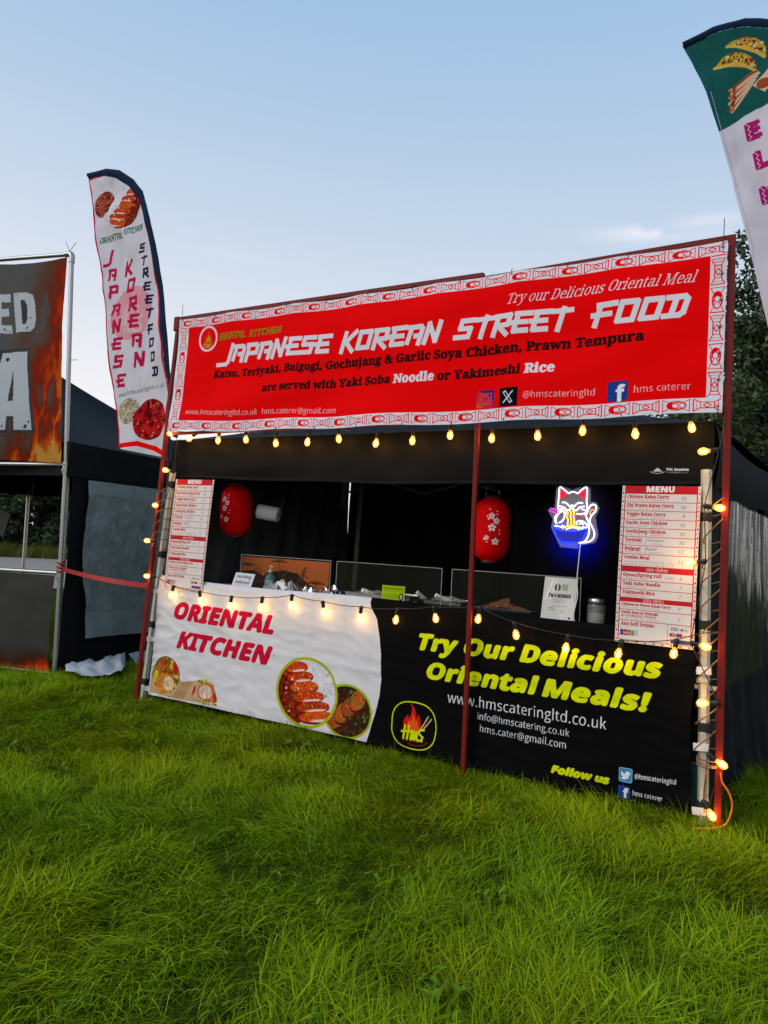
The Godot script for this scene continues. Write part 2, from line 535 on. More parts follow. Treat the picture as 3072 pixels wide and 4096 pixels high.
func sign_art() -> Canvas:
	# coordinates are those of the stall front, in metres
	var c := Canvas.new(0.19, 2.362, 4.685, 3.405, 2048, WHITE)
	c.rect(0.315, 2.455, 4.595, 3.325, RED)
	var n := 26
	for k in n:
		var x := 0.2 + 4.48 * k / n
		var wd := 4.48 / n
		border_tile(c, Vector2(x, 3.328), Vector2(wd, 0), Vector2(0, 0.07), k % 2 == 0, 0.0055)
		border_tile(c, Vector2(x, 2.372), Vector2(wd, 0), Vector2(0, 0.076), k % 2 == 0, 0.0055)
	for k in 5:
		var y := 3.32 - 0.865 * k / 5.0
		border_tile(c, Vector2(0.21, y), Vector2(0, -0.173), Vector2(0.096, 0), k % 2 == 1, 0.0055)
		border_tile(c, Vector2(4.6, y), Vector2(0, -0.173), Vector2(0.078, 0), k % 2 == 1, 0.0055)
	c.ellipse(0.556, 3.205, 0.107, 0.117, WHITE, 40)
	c.ellipse(0.556, 3.205, 0.088, 0.098, RED, 40)
	flame_mark(c, 0.556, 3.215, 0.09, Color(0.86, 0.3, 0.08), Color(0.93, 0.55, 0.14))
	c.stroke([Vector2(0.6, 3.17), Vector2(0.622, 3.24)], 0.005, Color(0.35, 0.08, 0.07))
	script_mark(c, 0.556, 3.15, 0.085, 0.008, Color(0.84, 0.6, 0.16))
	c.brush("RIENTAL", 0.685, 3.178, 0.31, 0.058, Color(0.5, 0.55, 0.13), 0.22, 0.2)
	c.brush("KITCHEN", 1.03, 3.178, 0.34, 0.056, Color(0.5, 0.55, 0.13), 0.22, 0.2)
	c.brush("JAPANESE", 0.69, 2.975, 1.17, 0.148, WHITE, 0.3, 0.25)
	c.brush("KOREAN", 1.955, 2.965, 0.87, 0.148, WHITE, 0.3, 0.25)
	c.brush("STREET", 2.94, 2.97, 0.81, 0.145, WHITE, 0.3, 0.25)
	c.brush("FOOD", 3.895, 2.97, 0.58, 0.143, WHITE, 0.3, 0.25)
	c.text("Try our Delicious Oriental Meal", 3.31, 3.182, 1.2, 0.068, WHITE, "Droid Serif", 400, 0.42)
	var dark := Color(0.2, 0.05, 0.06)
	c.text("Katsu, Teriyaki, Bulgogi, Gochujang & Garlic Soya Chicken, Prawn Tempura", 0.655, 2.842, 3.575, 0.062, dark, "Droid Serif", 700, 0.06, 0.0035)
	c.text("are served with Yaki Soba", 1.225, 2.69, 1.2, 0.062, dark, "Droid Serif", 700, 0.06, 0.0035)
	c.text("Noodle", 2.455, 2.688, 0.335, 0.064, WHITE, "Droid Serif", 700, 0.06, 0.0035)
	c.text("or Yakimeshi", 2.825, 2.688, 0.61, 0.062, dark, "Droid Serif", 700, 0.06, 0.0035)
	c.text("Rice", 3.465, 2.688, 0.205, 0.064, WHITE, "Droid Serif", 700, 0.06, 0.0035)
	var pale := Color(0.93, 0.72, 0.74)
	c.text("www.hmscateringltd.co.uk", 0.38, 2.515, 0.81, 0.046, pale, "Droid Sans", 400, 0.12, 0.0, -0.02)
	c.text("hms.caterer@gmail.com", 1.24, 2.498, 0.73, 0.046, pale, "Droid Sans", 400, 0.05, 0.0, -0.02)
	# camera mark
	var icols := [Color(0.86, 0.36, 0.12), Color(0.8, 0.16, 0.25), Color(0.6, 0.1, 0.42), Color(0.3, 0.13, 0.5)]
	c.round_rect(3.13, 2.462, 3.262, 2.592, 0.026, icols[1])
	c.clip_ellipse(3.196, 2.527, 0.09, 0.09)
	c.poly([Vector2(3.132, 2.466), Vector2(3.19, 2.466), Vector2(3.132, 2.51)], icols[0])
	c.poly([Vector2(3.15, 2.589), Vector2(3.259, 2.589), Vector2(3.259, 2.51)], icols[3])
	c.poly([Vector2(3.259, 2.51), Vector2(3.259, 2.47), Vector2(3.21, 2.55)], icols[2])
	c.clip = []
	c.ring(3.196, 2.527, 0.026, 0.026, 0.009, Color(0.88, 0.3, 0.3))
	c.stroke([Vector2(3.155, 2.49), Vector2(3.155, 2.565), Vector2(3.238, 2.565), Vector2(3.238, 2.49), Vector2(3.155, 2.49)], 0.008, Color(0.88, 0.3, 0.3))
	# cross mark
	c.rect(3.297, 2.464, 3.43, 2.594, Color(0.07, 0.06, 0.08))
	c.stroke([Vector2(3.33, 2.57), Vector2(3.385, 2.488)], 0.024, WHITE, 0.0)
	c.stroke([Vector2(3.335, 2.562), Vector2(3.38, 2.496)], 0.012, Color(0.07, 0.06, 0.08), 0.0)
	c.stroke([Vector2(3.395, 2.57), Vector2(3.325, 2.488)], 0.009, WHITE, 0.0)
	c.text("@hmscateringltd", 3.468, 2.515, 0.475, 0.044, pale, "Droid Sans", 400)
	face_f(c, 4.02, 2.463, 0.13)
	c.text("hms caterer", 4.185, 2.51, 0.325, 0.044, pale, "Droid Sans", 400)
	return c

func wrap_art(c: Canvas) -> void:
	# two halves of a filled wrap
	var skin := Color(0.76, 0.62, 0.47)
	c.poly([Vector2(0.09, 0.06), Vector2(0.1, 0.26), Vector2(0.17, 0.37), Vector2(0.25, 0.4), Vector2(0.36, 0.37), Vector2(0.42, 0.26), Vector2(0.46, 0.2), Vector2(0.6, 0.23), Vector2(0.74, 0.26), Vector2(0.84, 0.23), Vector2(0.9, 0.09), Vector2(0.7, 0.06), Vector2(0.42, 0.045)], skin)
	c.poly([Vector2(0.46, 0.2), Vector2(0.6, 0.22), Vector2(0.5, 0.06), Vector2(0.36, 0.05)], Color(0.68, 0.53, 0.38))
	c.ellipse(0.27, 0.24, 0.165, 0.16, Color(0.45, 0.35, 0.13), 30, 0.2)
	var veg := [Color(0.6, 0.62, 0.2), Color(0.36, 0.44, 0.14), Color(0.78, 0.66, 0.16), Color(0.62, 0.3, 0.12), Color(0.74, 0.74, 0.36)]
	blobs(c, 0.27, 0.24, 0.15, 0.15, 80, 0.022, veg)
	for q in [[0.23, 0.33, 0.07, 0.045, 0.5], [0.3, 0.265, 0.06, 0.04, -0.2], [0.18, 0.26, 0.05, 0.04, 0.2]]:
		c.ellipse(q[0], q[1], q[2], q[3], Color(0.64, 0.3, 0.1), 18, q[4])
		blobs(c, q[0], q[1], q[2] * 0.8, q[3] * 0.8, 16, 0.012, [Color(0.78, 0.44, 0.18), Color(0.7, 0.36, 0.13), Color(0.5, 0.2, 0.07)])
	c.ellipse(0.38, 0.31, 0.025, 0.06, Color(0.78, 0.1, 0.12), 18, 0.3)
	c.ellipse(0.15, 0.21, 0.03, 0.06, Color(0.78, 0.7, 0.2), 18, -0.2)
	c.ellipse(0.27, 0.16, 0.11, 0.085, Color(0.78, 0.48, 0.18), 24, 0.3)
	blobs(c, 0.24, 0.16, 0.09, 0.07, 40, 0.014, [Color(0.84, 0.56, 0.24), Color(0.68, 0.38, 0.13)])
	c.ellipse(0.31, 0.165, 0.065, 0.062, Color(0.87, 0.75, 0.6), 24, 0.3)
	blobs(c, 0.31, 0.165, 0.05, 0.05, 30, 0.013, [Color(0.9, 0.8, 0.68), Color(0.8, 0.66, 0.5)])
	c.ellipse(0.76, 0.155, 0.1, 0.085, Color(0.72, 0.42, 0.2), 24, 0.1)
	c.ellipse(0.75, 0.155, 0.075, 0.06, Color(0.86, 0.74, 0.66), 24, 0.1)
	blobs(c, 0.75, 0.155, 0.06, 0.05, 30, 0.012, [Color(0.9, 0.8, 0.74), Color(0.78, 0.6, 0.5)])
	c.ellipse(0.62, 0.15, 0.012, 0.045, Color(0.7, 0.12, 0.2), 14, -0.3)
	c.ellipse(0.86, 0.12, 0.018, 0.04, Color(0.76, 0.1, 0.14), 14, 0.2)
	blobs(c, 0.72, 0.235, 0.07, 0.02, 22, 0.014, veg)
	blobs(c, 0.78, 0.075, 0.1, 0.02, 26, 0.014, veg)

func counter_art() -> Canvas:
	var c := Canvas.new(0.06, -0.03, 4.6, 1.12, 2048, Color(0.85, 0.835, 0.85))
	var black := Color(0.05, 0.045, 0.048)
	# wavy edge of the black half
	var wave := [Vector2(2.31, 1.12), Vector2(2.33, 1.02), Vector2(2.385, 0.93), Vector2(2.42, 0.8), Vector2(2.437, 0.7), Vector2(2.452, 0.5), Vector2(2.448, 0.38), Vector2(2.43, 0.29), Vector2(2.395, 0.16), Vector2(2.36, 0.04), Vector2(2.34, -0.03), Vector2(4.6, -0.03), Vector2(4.6, 1.12)]
	c.poly(wave, black)
	c.text("ORIENTAL", 0.31, 0.745, 1.1, 0.135, CRIMSON, "Droid Sans", 700, 0.36, 0.01, -0.022)
	c.text("KITCHEN", 0.385, 0.495, 0.99, 0.135, CRIMSON, "Droid Sans", 700, 0.36, 0.01, -0.022)
	wrap_art(c)
	# second bowl behind, then the big one
	var ring2 := Color(0.67, 0.7, 0.12)
	c.ellipse(2.17, 0.22, 0.225, 0.205, ring2, 40)
	c.clip_ellipse(2.17, 0.22, 0.207, 0.187)
	c.ellipse(2.17, 0.22, 0.21, 0.19, Color(0.2, 0.12, 0.08), 40)
	blobs(c, 2.2, 0.2, 0.2, 0.18, 160, 0.02, [Color(0.24, 0.17, 0.09), Color(0.16, 0.18, 0.09), Color(0.36, 0.2, 0.1), Color(0.28, 0.1, 0.07)])
	for k in 5:
		var px := lerpf(2.02, 2.27, k / 4.0)
		var py := lerpf(0.09, 0.31, k / 4.0)
		c.ellipse(px, py, 0.075, 0.1, Color(0.3, 0.13, 0.07), 22, -0.6)
		c.ellipse(px - 0.008, py + 0.006, 0.06, 0.088, [Color(0.72, 0.34, 0.14), Color(0.63, 0.28, 0.12)][k % 2], 22, -0.6)
		blobs(c, px, py, 0.05, 0.06, 26, 0.01, [Color(0.8, 0.44, 0.2), Color(0.55, 0.22, 0.09), Color(0.7, 0.33, 0.14)])
	blobs(c, 2.2, 0.22, 0.18, 0.16, 16, 0.014, [Color(0.35, 0.48, 0.16), Color(0.25, 0.4, 0.15)])
	c.clip = []
	c.ellipse(1.79, 0.305, 0.295, 0.275, ring2, 48)
	katsu(c, 1.79, 0.305, 0.272, 0.252)
	# round-cornered logo
	var o := []
	for k in 40:
		var a := TAU * k / 40.0
		var q := pow(pow(absf(cos(a)), 2.6) + pow(absf(sin(a)), 2.6), -1.0 / 2.6)
		o.append(Vector2(2.738 + cos(a) * q * 0.176, 0.21 + sin(a) * q * 0.165))
	o.append(o[0])
	c.stroke(o, 0.008, LIME)
	flame_mark(c, 2.725, 0.245, 0.17, Color(0.83, 0.11, 0.07), Color(0.92, 0.36, 0.1))
	c.stroke([Vector2(2.8, 0.2), Vector2(2.85, 0.29)], 0.009, Color(0.87, 0.74, 0.5))
	c.stroke([Vector2(2.815, 0.195), Vector2(2.875, 0.275)], 0.009, Color(0.87, 0.74, 0.5))
	script_mark(c, 2.735, 0.155, 0.15, 0.016, LIME)
	c.text("CATERING", 2.65, 0.09, 0.15, 0.022, Color(0.4, 0.15, 0.1), "Droid Serif", 400)
	c.stroke([Vector2(2.7, 0.078), Vector2(2.76, 0.07), Vector2(2.82, 0.085), Vector2(2.85, 0.11)], 0.006, Color(0.65, 0.13, 0.09))
	c.text("Try Our", 2.72, 0.755, 0.71, 0.108, LIME, "Droid Sans", 700, 0.28, 0.007, 0.012)
	c.text("Delicious", 3.5, 0.765, 0.87, 0.108, LIME, "Droid Sans", 700, 0.28, 0.007, 0.012)
	c.text("Oriental", 2.81, 0.56, 0.79, 0.108, LIME, "Droid Sans", 700, 0.28, 0.007, 0.004)
	c.text("Meals!", 3.665, 0.562, 0.64, 0.108, LIME, "Droid Sans", 700, 0.28, 0.007, 0.004)
	var pale := Color(0.86, 0.86, 0.88)
	c.text("www.hmscateringltd.co.uk", 2.99, 0.415, 1.09, 0.07, pale, "Droid Sans", 400)
	c.text("info@hmscatering.co.uk", 3.22, 0.335, 0.63, 0.046, pale, "Droid Sans", 400, 0.0, 0.0, -0.01)
	c.text("hms.cater@gmail.com", 3.24, 0.255, 0.59, 0.046, pale, "Droid Sans", 400, 0.0, 0.0, -0.01)
	c.text("Follow us", 3.745, 0.085, 0.355, 0.044, LIME, "Droid Sans", 700, 0.3, 0.005)
	# bird mark
	c.round_rect(4.165, 0.118, 4.245, 0.205, 0.012, Color(0.55, 0.72, 0.84))
	c.round_rect(4.169, 0.122, 4.241, 0.201, 0.01, Color(0.24, 0.5, 0.7))
	c.poly([Vector2(4.178, 0.185), Vector2(4.2, 0.168), Vector2(4.208, 0.184), Vector2(4.224, 0.184), Vector2(4.236, 0.176), Vector2(4.228, 0.165), Vector2(4.222, 0.145), Vector2(4.2, 0.133), Vector2(4.176, 0.137), Vector2(4.19, 0.148), Vector2(4.178, 0.158)], WHITE)
	c.text("@hmscateringltd", 4.258, 0.15, 0.235, 0.03, pale, "Droid Sans", 700, 0.0, 0.0, 0.05)
	face_f(c, 4.163, 0.022, 0.074)
	c.text("hms caterer", 4.25, 0.048, 0.17, 0.03, pale, "Droid Sans", 700)
	return c

func menu_art() -> Canvas:
	# 0.455 x 0.975 m
	var c := Canvas.new(0.0, 0.0, 0.455, 0.975, 700, Color(0.9, 0.86, 0.84))
	var red := Color(0.78, 0.12, 0.16)
	var ink := Color(0.38, 0.38, 0.4)
	c.rect(0.016, 0.012, 0.439, 0.975, red)
	for k in 18:
		var y := 0.02 + k * 0.0535
		for x in [0.008, 0.447]:
			c.ellipse(x, y, 0.005, 0.007, red, 10)
			c.stroke([Vector2(x - 0.007, y + 0.02), Vector2(x + 0.007, y + 0.02)], 0.002, red)
			c.stroke([Vector2(x - 0.007, y + 0.03), Vector2(x + 0.007, y + 0.03)], 0.002, red)
	c.rect(0.016, 0.0, 0.439, 0.016, Color(0.9, 0.86, 0.84))
	for k in 9:
		c.ellipse(0.03 + k * 0.05, 0.008, 0.007, 0.005, red, 10)
	c.text("MENU", 0.145, 0.938, 0.16, 0.034, Color(0.95, 0.92, 0.9), "Droid Sans", 700, 0.0, 0.002)
	var rows := [[0.925, 0.875, "Chicken Katsu Curry", 0.245, "10"], [0.871, 0.821, "Ebi Prawn Katsu Curry", 0.275, "10"], [0.817, 0.767, "Veggie Katsu Curry", 0.23, "8"], [0.763, 0.713, "Garlic Soya Chicken", 0.243, "10"],
		[0.709, 0.659, "Gochujang Chicken", 0.236, "10"], [0.655, 0.605, "Teriyaki", 0.1, "10"], [0.601, 0.551, "Bulgogi", 0.095, "12"], [0.547, 0.475, "Combo Meal", 0.15, "13"],
		[0.438, 0.388, "Gyoza/Spring roll", 0.225, "3"], [0.384, 0.334, "Yaki Soba Noodle", 0.22, "7"], [0.33, 0.28, "Yakimeshi Rice", 0.19, "7"],
		[0.252, 0.207, "Chicken or Prawn Katsu Curry", 0.285, "7"], [0.203, 0.139, "Garlic Soya or Teriyaki", 0.215, "7"], [0.135, 0.02, "Any Soft Drinks", 0.195, ""]]
	for k in rows.size():
		var r: Array = rows[k]
		c.round_rect(0.022, r[1], 0.433, r[0], 0.004, Color(0.9, 0.86, 0.84))
		var cap := 0.0205 if k < 11 or k == 13 else 0.0155
		c.text(r[2], 0.032, r[0] - cap - 0.007, r[3], cap, red, "Droid Serif", 700, 0.0, 0.0008)
		if r[4] != "":
			c.text(r[4], 0.345 + (0.012 if r[4].length() == 1 else 0.0), (r[0] + r[1]) * 0.5 - 0.011, 0.0, 0.021, ink, "Droid Sans", 400, 0.15)
	for k in [0, 1, 2, 3, 4, 5, 6, 11]:
		c.text("with rice or noodles", 0.034, rows[k][1] + 0.007, 0.22, 0.009, Color(0.72, 0.3, 0.32), "Droid Sans Mono", 400)
	for k in [8, 9, 10]:
		c.text("(Veggeterian)", 0.034, rows[k][1] + 0.007, 0.14, 0.009, Color(0.72, 0.3, 0.32), "Droid Sans Mono", 400)
	c.text("with any 3 main toppings,rice,", 0.034, 0.498, 0.29, 0.009, Color(0.72, 0.3, 0.32), "Droid Sans Mono", 400)
	c.text("noodle & gyoza or spring roll", 0.034, 0.481, 0.285, 0.009, Color(0.72, 0.3, 0.32), "Droid Sans Mono", 400)
	c.text("or Gochujang Chicken", 0.032, 0.161, 0.205, 0.0155, red, "Droid Serif", 700)
	c.text("with rice or noodles", 0.034, 0.145, 0.22, 0.009, Color(0.72, 0.3, 0.32), "Droid Sans Mono", 400)
	c.text("Chicken", 0.15, 0.629, 0.105, 0.017, ink, "Droid Sans", 400, 0.3)
	c.text("Beef", 0.15, 0.575, 0.07, 0.018, ink, "Droid Sans", 400, 0.3)
	c.text("6 for", 0.275, 0.405, 0.05, 0.017, Color(0.55, 0.55, 0.57), "Droid Sans", 400, 0.3)
	c.text("side dishes", 0.165, 0.447, 0.125, 0.022, Color(0.95, 0.88, 0.86), "Droid Sans", 400)
	c.text("KIDS MENU", 0.16, 0.257, 0.115, 0.019, Color(0.95, 0.88, 0.86), "Droid Sans", 400)
	c.stroke([Vector2(0.03, 0.418), Vector2(0.1, 0.416)], 0.002, red)
	# cans and payment marks
	for k in 4:
		c.round_rect(0.03 + k * 0.022, 0.044, 0.05 + k * 0.022, 0.08, 0.004, [Color(0.13, 0.2, 0.5), Color(0.7, 0.13, 0.13), Color(0.75, 0.35, 0.15), Color(0.55, 0.6, 0.55)][k])
		c.ellipse(0.04 + k * 0.022, 0.06, 0.006, 0.007, [Color(0.8, 0.3, 0.3), Color(0.9, 0.8, 0.8), Color(0.9, 0.7, 0.4), Color(0.3, 0.6, 0.3)][k], 10)
	c.round_rect(0.12, 0.044, 0.134, 0.084, 0.005, Color(0.7, 0.72, 0.72))
	c.stroke([Vector2(0.305, 0.02), Vector2(0.305, 0.134)], 0.002, red)
	c.text("VISA", 0.32, 0.102, 0.045, 0.018, Color(0.15, 0.2, 0.5), "Droid Sans", 700, 0.25)
	c.text("Pay", 0.393, 0.102, 0.03, 0.013, Color(0.3, 0.3, 0.32), "Droid Sans", 400)
	c.ellipse(0.384, 0.109, 0.006, 0.007, Color(0.2, 0.2, 0.22), 10)
	c.ellipse(0.327, 0.075, 0.012, 0.012, Color(0.8, 0.16, 0.12), 14)
	c.ellipse(0.34, 0.075, 0.012, 0.012, Color(0.85, 0.5, 0.15), 14)
	c.ellipse(0.365, 0.075, 0.012, 0.012, Color(0.2, 0.35, 0.65), 14)
	c.ellipse(0.378, 0.075, 0.012, 0.012, Color(0.75, 0.2, 0.2), 14)
	c.rect(0.398, 0.072, 0.428, 0.075, Color(0.3, 0.3, 0.32))
	c.rect(0.325, 0.024, 0.43, 0.048, Color(0.3, 0.32, 0.55))
	return c

func flag_art() -> Canvas:
	var c := Canvas.new(-2.02, 2.2, -0.34, 5.56, 900, Color(0.83, 0.81, 0.84))
	var pts := []
	for p in [[-0.404, 2.296], [-0.438, 2.834], [-0.552, 3.448], [-0.683, 4.001], [-0.809, 4.488], [-0.927, 4.777], [-1.094, 5.098], [-1.272, 5.272], [-1.495, 5.394], [-1.692, 5.445], [-1.95, 5.452]]:
		pts.append(Vector2(p[0], p[1]))
	c.stroke(pts, 0.045, CRIMSON)
	var lf := []
	for p in [[-1.052, 2.33], [-1.188, 2.874], [-1.355, 3.444], [-1.548, 4.196], [-1.739, 4.807], [-1.877, 5.255], [-1.99, 5.52]]:
		lf.append(Vector2(p[0], p[1]))
	c.stroke(lf, 0.042, CRIMSON)
	c.stroke([Vector2(-1.06, 2.375), Vector2(-0.78, 2.392), Vector2(-0.563, 2.342), Vector2(-0.36, 2.245)], 0.05, RED)
	c.ellipse(-1.05, 3.795, 0.3, 0.29, Color(0.86, 0.6, 0.64), 40)
	flame_mark(c, -1.06, 3.85, 0.3, Color(0.86, 0.66, 0.69), Color(0.86, 0.62, 0.66))
	script_mark(c, -1.05, 3.68, 0.3, 0.025, Color(0.86, 0.74, 0.75))
	c.clip_ellipse(-1.635, 5.09, 0.15, 0.148)
	c.ellipse(-1.635, 5.09, 0.15, 0.15, Color(0.36, 0.1, 0.08), 30)
	strands(c, -1.635, 5.09, 0.15, 0.15, 130, 0.011, [Color(0.68, 0.33, 0.22), Color(0.5, 0.16, 0.1), Color(0.78, 0.45, 0.3), Color(0.3, 0.08, 0.06), Color(0.56, 0.12, 0.12)])
	c.clip = []
	katsu(c, -1.295, 4.98, 0.232, 0.232, -1.0)
	c.brush("ORIENTAL", -1.635, 4.635, 0.345, 0.068, Color(0.24, 0.42, 0.33), 0.2, 0.18, 0.06)
	c.brush("KITCHEN", -1.25, 4.665, 0.27, 0.068, Color(0.24, 0.42, 0.33), 0.2, 0.18, 0.08)
	var jap := [[-1.483, 4.458], [-1.401, 4.258], [-1.356, 4.065], [-1.282, 3.854], [-1.242, 3.665], [-1.214, 3.471], [-1.165, 3.276], [-1.107, 3.066]]
	var kor := [[-1.153, 4.295], [-1.091, 4.099], [-1.042, 3.897], [-0.999, 3.702], [-0.932, 3.491], [-0.881, 3.284]]
	var foo := [[-0.957, 4.483], [-0.917, 4.339], [-0.877, 4.207], [-0.844, 4.056], [-0.798, 3.911], [-0.772, 3.763], [-0.743, 3.589], [-0.715, 3.445], [-0.68, 3.294], [-0.643, 3.142]]
	for q in [["JAPANESE", jap, 0.135, Color(0.75, 0.08, 0.28)], ["KOREAN", kor, 0.145, Color(0.75, 0.08, 0.28)], ["STREETFOOD", foo, 0.095, Color(0.16, 0.13, 0.3)]]:
		var w: String = q[0]
		for k in w.length():
			var p: Array = q[1][k]
			c.brush(w[k], p[0] - q[2] * 0.45, p[1] - q[2] * 0.5, q[2] * 0.95, q[2], q[3], 0.1, 0.26, 0.06)
	c.text("www.hmscateringltd.co.uk", -1.13, 2.89, 0.6, 0.045, Color(0.25, 0.24, 0.32), "Droid Sans", 400, 0.0, 0.0, 0.15)
	c.clip_ellipse(-0.962, 2.74, 0.143, 0.14)
	c.ellipse(-0.962, 2.74, 0.15, 0.145, Color(0.62, 0.6, 0.47), 30)
	strands(c, -0.962, 2.74, 0.14, 0.14, 110, 0.01, [Color(0.78, 0.76, 0.66), Color(0.5, 0.48, 0.36), Color(0.7, 0.68, 0.56)])
	blobs(c, -0.962, 2.74, 0.13, 0.13, 26, 0.012, [Color(0.72, 0.25, 0.22), Color(0.4, 0.45, 0.25)])
	c.clip = []
	c.clip_ellipse(-0.66, 2.645, 0.212, 0.215)
	c.ellipse(-0.66, 2.645, 0.22, 0.22, Color(0.52, 0.03, 0.06), 30)
	blobs(c, -0.66, 2.645, 0.21, 0.21, 150, 0.035, [Color(0.66, 0.04, 0.07), Color(0.4, 0.02, 0.04), Color(0.76, 0.1, 0.1), Color(0.58, 0.03, 0.08)])
	blobs(c, -0.66, 2.645, 0.2, 0.2, 40, 0.012, [Color(0.86, 0.5, 0.34), Color(0.45, 0.4, 0.16), Color(0.84, 0.25, 0.2)])
	c.clip = []
	return c

func taco(c: Canvas, cx: float, cy: float, s: float, turn: float) -> void:
	var half := []
	for k in 17:
		half.append(Vector2(cx, cy) + Vector2(cos(PI * k / 16.0) * s, sin(PI * k / 16.0) * s * 0.72).rotated(turn))
	c.poly(half, Color(0.76, 0.6, 0.2))
	for k in 70:
		var a := rr(0.1, PI - 0.1)
		var d := rr(0.45, 0.98)
		var p := Vector2(cx, cy) + Vector2(cos(a) * s * d, sin(a) * s * 0.72 * d).rotated(turn)
		c.ellipse(p.x, p.y, s * rr(0.04, 0.1), s * rr(0.03, 0.07), [Color(0.7, 0.13, 0.1), Color(0.72, 0.7, 0.16), Color(0.35, 0.42, 0.12), Color(0.3, 0.14, 0.1), Color(0.88, 0.8, 0.62), Color(0.55, 0.12, 0.1)][rng.randi() % 6], 9, rr(0, PI))
	var rim := []
	for k in 13:
		rim.append(Vector2(cx, cy) + Vector2(lerpf(-1, 1, k / 12.0) * s, s * 0.16 * sin(PI * k / 12.0) - s * 0.02).rotated(turn))
	c.stroke(rim, s * 0.16, Color(0.82, 0.66, 0.28))

func second_flag_art() -> Canvas:
	var c := Canvas.new(4.25, 1.95, 5.5, 5.3, 700, Color(0.82, 0.8, 0.84))
	c.poly([Vector2(4.25, 5.3), Vector2(5.5, 5.3), Vector2(5.5, 4.5), Vector2(5.2, 4.56), Vector2(4.98, 4.585), Vector2(4.853, 4.576), Vector2(4.72, 4.544), Vector2(4.641, 4.492), Vector2(4.561, 4.445), Vector2(4.5, 4.4), Vector2(4.25, 4.25)], Color(0.09, 0.33, 0.32))
	taco(c, 4.71, 4.985, 0.13, -0.5)
	taco(c, 4.645, 4.885, 0.135, -0.36)
	for k in 4:
		var p := Vector2(4.635, 4.6 + k * 0.045)
		var q := Vector2(4.74 + k * 0.012, 4.74 + k * 0.025)
		c.stroke([p, q], 0.04, Color(0.82, 0.68, 0.56))
		c.stroke([p + Vector2(0.01, 0.02), q + Vector2(0.01, 0.018)], 0.014, Color(0.62, 0.2, 0.12))
		blobs(c, p.x, p.y, 0.02, 0.02, 10, 0.01, [Color(0.5, 0.2, 0.12), Color(0.72, 0.4, 0.25)])
	c.stroke([Vector2(4.83, 4.73), Vector2(4.95, 4.86)], 0.1, Color(0.84, 0.72, 0.62))
	c.ellipse(4.825, 4.725, 0.045, 0.04, Color(0.6, 0.28, 0.16), 16)
	var mg := Color(0.66, 0.1, 0.42)
	for q in [["E", 4.745, 4.36], ["L", 4.803, 4.15], ["M", 4.845, 3.905]]:
		c.text(q[0], q[1], q[2], 0.072, 0.112, mg, "Droid Sans", 700, -0.2, 0.012, 0.1)
		var z := []
		for k in 7:
			z.append(Vector2(q[1] + (0.004 if k % 2 == 0 else 0.02) - k * 0.0035, q[2] + 0.112 * k / 6.0))
		c.stroke(z, 0.004, Color(0.86, 0.8, 0.85))
	c.stroke([Vector2(4.91, 2.0), Vector2(4.79, 3.6), Vector2(4.66, 4.14), Vector2(4.5, 4.75)], 0.004, Color(0.7, 0.66, 0.72))
	return c

# flames on dark grey, as printed on the neighbour's banners; (s, y) with s growing to the side
func flame_art(w: float, y0: float, y1: float, px: int, side: bool) -> Canvas:
	var c := Canvas.new(0.0, y0, w, y1, px, Color(0.2, 0.2, 0.2))
	var n := FastNoiseLite.new()
	n.seed = 5
	n.frequency = 0.9
	n.fractal_octaves = 4
	n.domain_warp_enabled = true
	n.domain_warp_amplitude = 0.5
	n.domain_warp_frequency = 1.2
	var ramp := Gradient.new()
	ramp.offsets = PackedFloat32Array([0.0, 0.3, 0.5, 0.68, 0.85, 1.0])
	ramp.colors = PackedColorArray([Color(0.4, 0.39, 0.37), Color(0.44, 0.27, 0.2), Color(0.6, 0.15, 0.07), Color(0.82, 0.27, 0.07), Color(0.92, 0.46, 0.13), Color(0.96, 0.68, 0.3)])
	if not side:
		ramp.set_color(0, Color(0.24, 0.235, 0.225))
		ramp.set_color(1, Color(0.27, 0.14, 0.1))
	for y in c.im.get_height():
		for x in px:
			var q := Vector2(x, y) / c.s
			var hgt := 1.0 - float(y) / c.im.get_height()
			var f := 1.0 - absf(n.get_noise_2d(q.x * 2.6, q.y * 1.1)) * 2.2
			var k := 0.0
			if side:
				k = clampf(1.0 - (q.x - 0.1) / (0.55 + 0.7 * (1.0 - hgt)), 0.0, 1.0) * (0.66 + 0.3 * (1.0 - hgt)) + clampf(0.16 - hgt, 0.0, 0.16) * 2.4
			else:
				k = clampf((0.3 - hgt) * 3.4, 0.0, 1.0) + clampf(0.12 - q.x, 0.0, 0.1) * 3.0 * clampf(0.5 - hgt, 0.0, 0.5)
			c.im.set_pixel(x, y, ramp.sample(clampf(k * (0.35 + 0.75 * f), 0.0, 1.0)))
	return c

# ---------------------------------------------------------------- the place
var ground_noise := FastNoiseLite.new()

func ground_y(x: float, z: float) -> float:
	var near := clampf(1.0 - Vector2(x - 2.0, z - 1.0).length() / 14.0, 0.0, 1.0)
	return GY + near * (ground_noise.get_noise_2d(x, z) * 0.05 + ground_noise.get_noise_2d(x * 4.0, z * 4.0) * 0.012)

